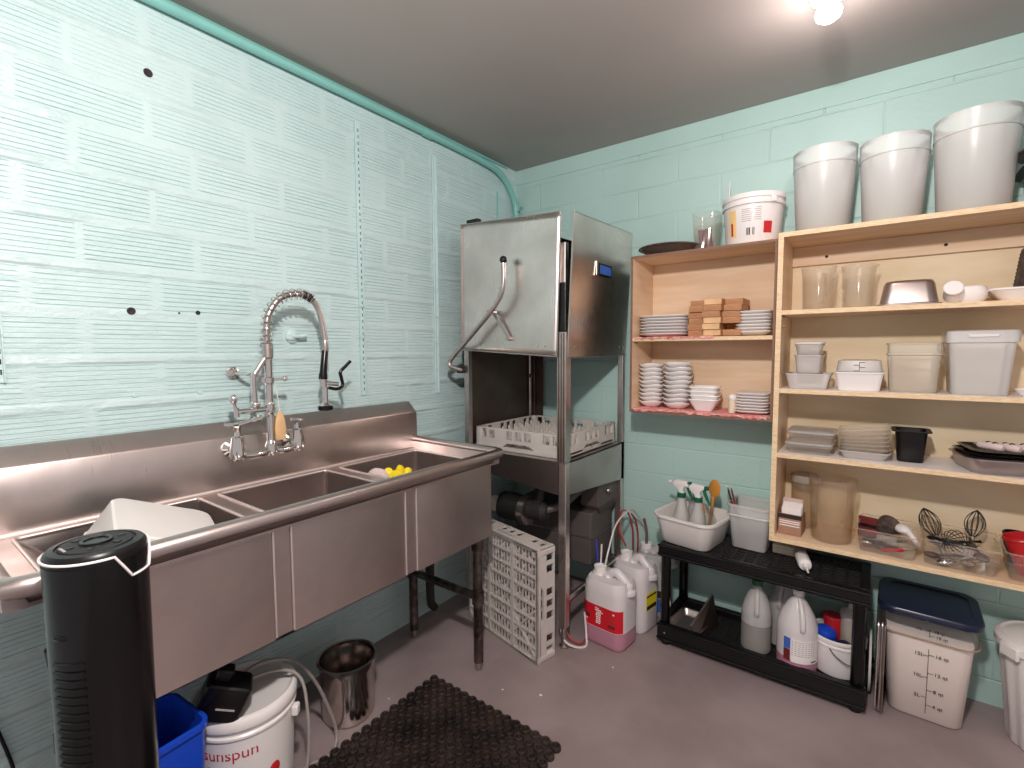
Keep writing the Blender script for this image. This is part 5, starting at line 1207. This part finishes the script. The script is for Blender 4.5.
t = T('paper_sheet', 'grey translucent sheet laid across the black tray behind the napkin rolls', 'sheet', (2.125, -.115, zp+.0735), rz=8)
MB().loft([rr(.19, .075, .01, z, 3) for z in (0, .003)]).build('sheet_body', M['clrh'], t)

# ---- bottom level
zd = ZD+.0005
t = T('tea_box', 'small printed card box standing open beside the shelf side panel', 'box', (1.500, -.190, zd), rz=-3)
mb = MB(); tub(mb, .080, .085, .080, .085, .085, .002, .0015, 0, 0); mb.build('box_body', M['paperd'], t)
MB().box(-.0405, .0405, -.0433, -.0427, .066, .083).build('printed_band', M['ink'], t, smooth=False)
for z in (.046, .054, .036): MB().box(-.036, .034, -.0433, -.0427, z, z+.004).build('print_line', M['paper'], t, smooth=False)
r = random.Random(5)
for k in range(8):
    lb = 'paper sachet standing in the card box, %s' % ['front one', 'second from the front', 'third from the front', 'fourth from the front', 'fifth from the front', 'sixth from the front', 'second last', 'rear one'][k]
    o = MB().box(-.034, .034, -.0035, .0035, 0, .105).build('paper_sachet', M['paper' if k < 5 else 'cloth'], bevel=.001)
    o.location = (1.500 + r.uniform(-.003, .003), -.222+.0092*k, zd+.003+ .003*k); o.rotation_euler = (R(-2), 0, R(-3)); tag(o, lb, 'sachet', 'paper sachets in the card box')
pitcher('large tan clear pitcher on the bottom board', 1.632, -.180, zd, .066, .078, .240, 62, 'tanc', .030, th=.008)
t = T('storage_jar', 'tan clear jar standing behind the large tan pitcher', 'jar', (1.530, -.065, zd))
MB().lathe([(.045, 0), (.048, .004), (.050, .19), (.047, .195), (.047, .008), (.002, .006)], 32).build('jar_body', M['tanc'], t); MB().lathe([(.051, .185), (.053, .188), (.053, .212), (.05, .215), (.002, .216)], 32).build('lid', M['tanf'], t)
def caddy(label, x, y, w_, d_, h, rz=-4):
    t = T('utensil_bin', label, 'bin', (x, y, zd), rz); mb = MB(); tub(mb, w_-.02, d_-.02, w_, d_, h, .014, .002, .003, .005); mb.build('bin_body', M['clr'], t)
    MB().loft([rr(w_+.002, d_+.002, .014, z, 4) for z in (h*.62, h*.66)], False, False).build('shoulder_ridge', M['clrh'], t)
    MB().tube(rr(w_+.004, d_+.004, .016, h-.002, 4), .0022, 6, closed=True).build('rim_highlight', M['clrh'], t)  # hazy tube added to draw the highlight along the bin rim
    MB().box(-w_*.16, w_*.16, -d_/2-.004, -d_/2-.001, h*.66, h*.9).build('label_holder', M['clrh'], t); return t
caddy('clear bin of scoops next to the large tan pitcher', 1.808, -.160, .176, .205, .085)
caddy('clear bin of whisks and spoons, second along from the tan pitcher', 2.000, -.160, .195, .215, .090)
caddy('clear bin holding a red cup at the edge of the bottom board', 2.205, -.160, .19, .215, .090)
cx, cy = 1.808, -.160
t = T('measuring_scoop', 'dark brown round scoop standing up in the first utensil bin', 'scoop', (cx-.005, cy+.01, zd+.075), rx=-70, rz=-25)
MB().lathe([(.012, -.022), (.026, -.018), (.033, .0), (.036, .024), (.034, .025), (.030, .002), (.002, -.014)], 24).build('scoop_cup', M['dirt'], t); MB().tube([(.033, 0, .018), (.07, 0, -.0)], .005, 8).build('scoop_handle', M['dirt'], t)
t = T('white_scoop', 'white plastic scoop lying over the rim of the first utensil bin', 'scoop', (cx+.040, cy+.0, zd+.080), rz=-60)
MB().sphere((0, 0, 0), .030, 18, 10, (1.2, .8, .55)).build('scoop_cup', M['white'], t); MB().tube([(.03, 0, 0), (.085, 0, -.026)], [.010, .008], 8).build('scoop_handle', M['white'], t)
t = T('pot_lifter', 'dark red handled tool at the back of the first utensil bin', 'tool', (cx-.055, cy+.04, zd+.055), rz=-15)
MB().loft([rr(.075, .018, .006, -.04, 3), rr(.075, .018, .006, .035, 3)]).build('tool_head', M['maroon'], t); MB().loft([rr(.078, .021, .007, .0, 3), rr(.078, .021, .007, .012, 3)]).build('tool_band', M['black'], t)
t = T('red_peeler', 'red handled peeler at the front of the first utensil bin', 'peeler', (cx+.012, cy-.080, zd+.022), rz=-35, ry=-18)
MB().tube([(-.035, 0, 0), (0, 0, .002), (.035, 0, 0)], [.008, .010, .006], 10).build('peeler_handle', M['red'], t); MB().bar((.035, 0, 0), (.062, 0, .002), .012, .002).build('blade', M['alu'], t)
tools = [('ladle', 'dark ladle lying across the first utensil bin', 'black', (cx-.012, cy-.055, zd+.040), 10), ('can_opener', 'black handled opener in the front corner of the first utensil bin', 'black', (cx-.02, cy-.075, zd+.030), -20),
         ('paring_knife', 'black handled knife along the back of the first utensil bin', 'black', (cx+.02, cy+.05, zd+.045), 8), ('spatula', 'grey spatula across the middle of the first utensil bin', 'greyp', (cx+.01, cy-.03, zd+.035), 25)]
for nm, lb, mt, loc, rz in tools:
    t = T(nm, lb, nm.replace('_', ' '), loc, rz)
    MB().tube([(-.04, 0, 0), (.02, 0, .004), (.05, 0, .006)], [.006, .006, .004], 8).build('tool_handle', M[mt], t); MB().sphere((-.045, 0, 0), .018, 12, 8, (1.1, .9, .5)).build('tool_head', M['chrome' if nm == 'can_opener' else mt], t)
cx = 2.000
def whisk(lb, loc, rx, rz, n=7, L=.11, w_=.030, mt='iron'):
    t = T('whisk', lb, 'whisk', loc, rz, 'whisks in the second utensil bin', rx=rx)
    mb = MB()
    for k in range(n):
        a = pi*k/n; mb.tube([(w_*sin(pi*q/14)**.8*cos(a)*(1 if q < 8 else 1)*(-1 if False else 1), w_*sin(pi*q/14)**.8*sin(a), L*q/14*(1)) for q in range(15)], .0013, 5)
        mb.tube([(-w_*sin(pi*q/14)**.8*cos(a), -w_*sin(pi*q/14)**.8*sin(a), L*q/14) for q in range(15)], .0013, 5)
    mb.build('whisk_wire', M[mt], t); MB().tube([(0, 0, -.075), (0, 0, .004)], .007, 8).build('whisk_handle', M['alu'], t); return t
whisk('dark wire whisk at the back corner of the second utensil bin', (cx-.055, cy+.035, zd+.060), -40, 30)
whisk('larger dark wire whisk lying over the second utensil bin', (cx+.015, cy-.020, zd+.068), -74, 150, 8, .125, .040)
whisk('small whisk standing at the back of the second utensil bin', (cx+.04, cy+.05, zd+.075), -25, -20, 6, .10, .028)
for nm, lb, mt, loc, rz, ry in (('serving_spoon', 'brown plastic spoon at the front of the second utensil bin', 'dirt', (cx-.050, cy-.075, zd+.030), 35, 10), ('serving_spoon', 'steel spoon with its bowl down in the second utensil bin', 'chrome', (cx-.010, cy-.080, zd+.028), 20, -12),
                             ('serving_spoon', 'steel spoon near the label end of the second utensil bin', 'chrome', (cx+.030, cy-.075, zd+.026), 60, 15), ('tongs', 'steel tongs lying along the back of the second utensil bin', 'alu', (cx-.02, cy+.02, zd+.045), 5, 5),
                             ('turner', 'black turner lying on top at the side of the second utensil bin', 'black', (cx+.005, cy+.01, zd+.060), 40, 6), ('strainer', 'dark strainer bowl in the second utensil bin beside the large whisk', 'dirt', (cx+.045, cy-.045, zd+.055), 100, -8), ('ice_scoop', 'black scoop in the middle of the second utensil bin', 'black', (cx-.03, cy-.02, zd+.062), -15, 8)):
    t = T(nm, lb, nm.replace('_', ' '), loc, rz, ry=ry)
    MB().tube([(-.01, 0, .002), (.05, 0, .010), (.075, 0, .012)], [.004, .0035, .005], 8).build('spoon_handle', M[mt], t); MB().sphere((-.03, 0, 0), .022, 14, 8, (1.25, .85, .45)).build('spoon_bowl', M[mt], t)
t = T('red_cup', 'bright red plastic cup in the bin at the edge of the bottom board', 'cup', (2.175, -.175, zd+.008), rz=0, ry=-14)
MB().lathe([(.030, 0), (.032, .003), (.042, .115), (.044, .117), (.044, .124), (.040, .124), (.030, .006), (.002, .005)], 28).build('cup_body', M['red'], t); MB().lathe([(.0445, .113), (.046, .116), (.0445, .119)], 28, cap0=False, cap1=False).build('cup_rim', M['red'], t)
t = T('black_cup', 'black cup lying behind the red cup in the edge bin', 'cup', (2.150, -.100, zd+.012))
MB().lathe([(.026, 0), (.028, .003), (.034, .100), (.035, .103), (.032, .103), (.026, .006), (.002, .005)], 24).build('cup_body', M['black'], t); MB().lathe([(.035, .094), (.0365, .097), (.035, .100)], 24, cap0=False, cap1=False).build('cup_rim', M['black'], t)
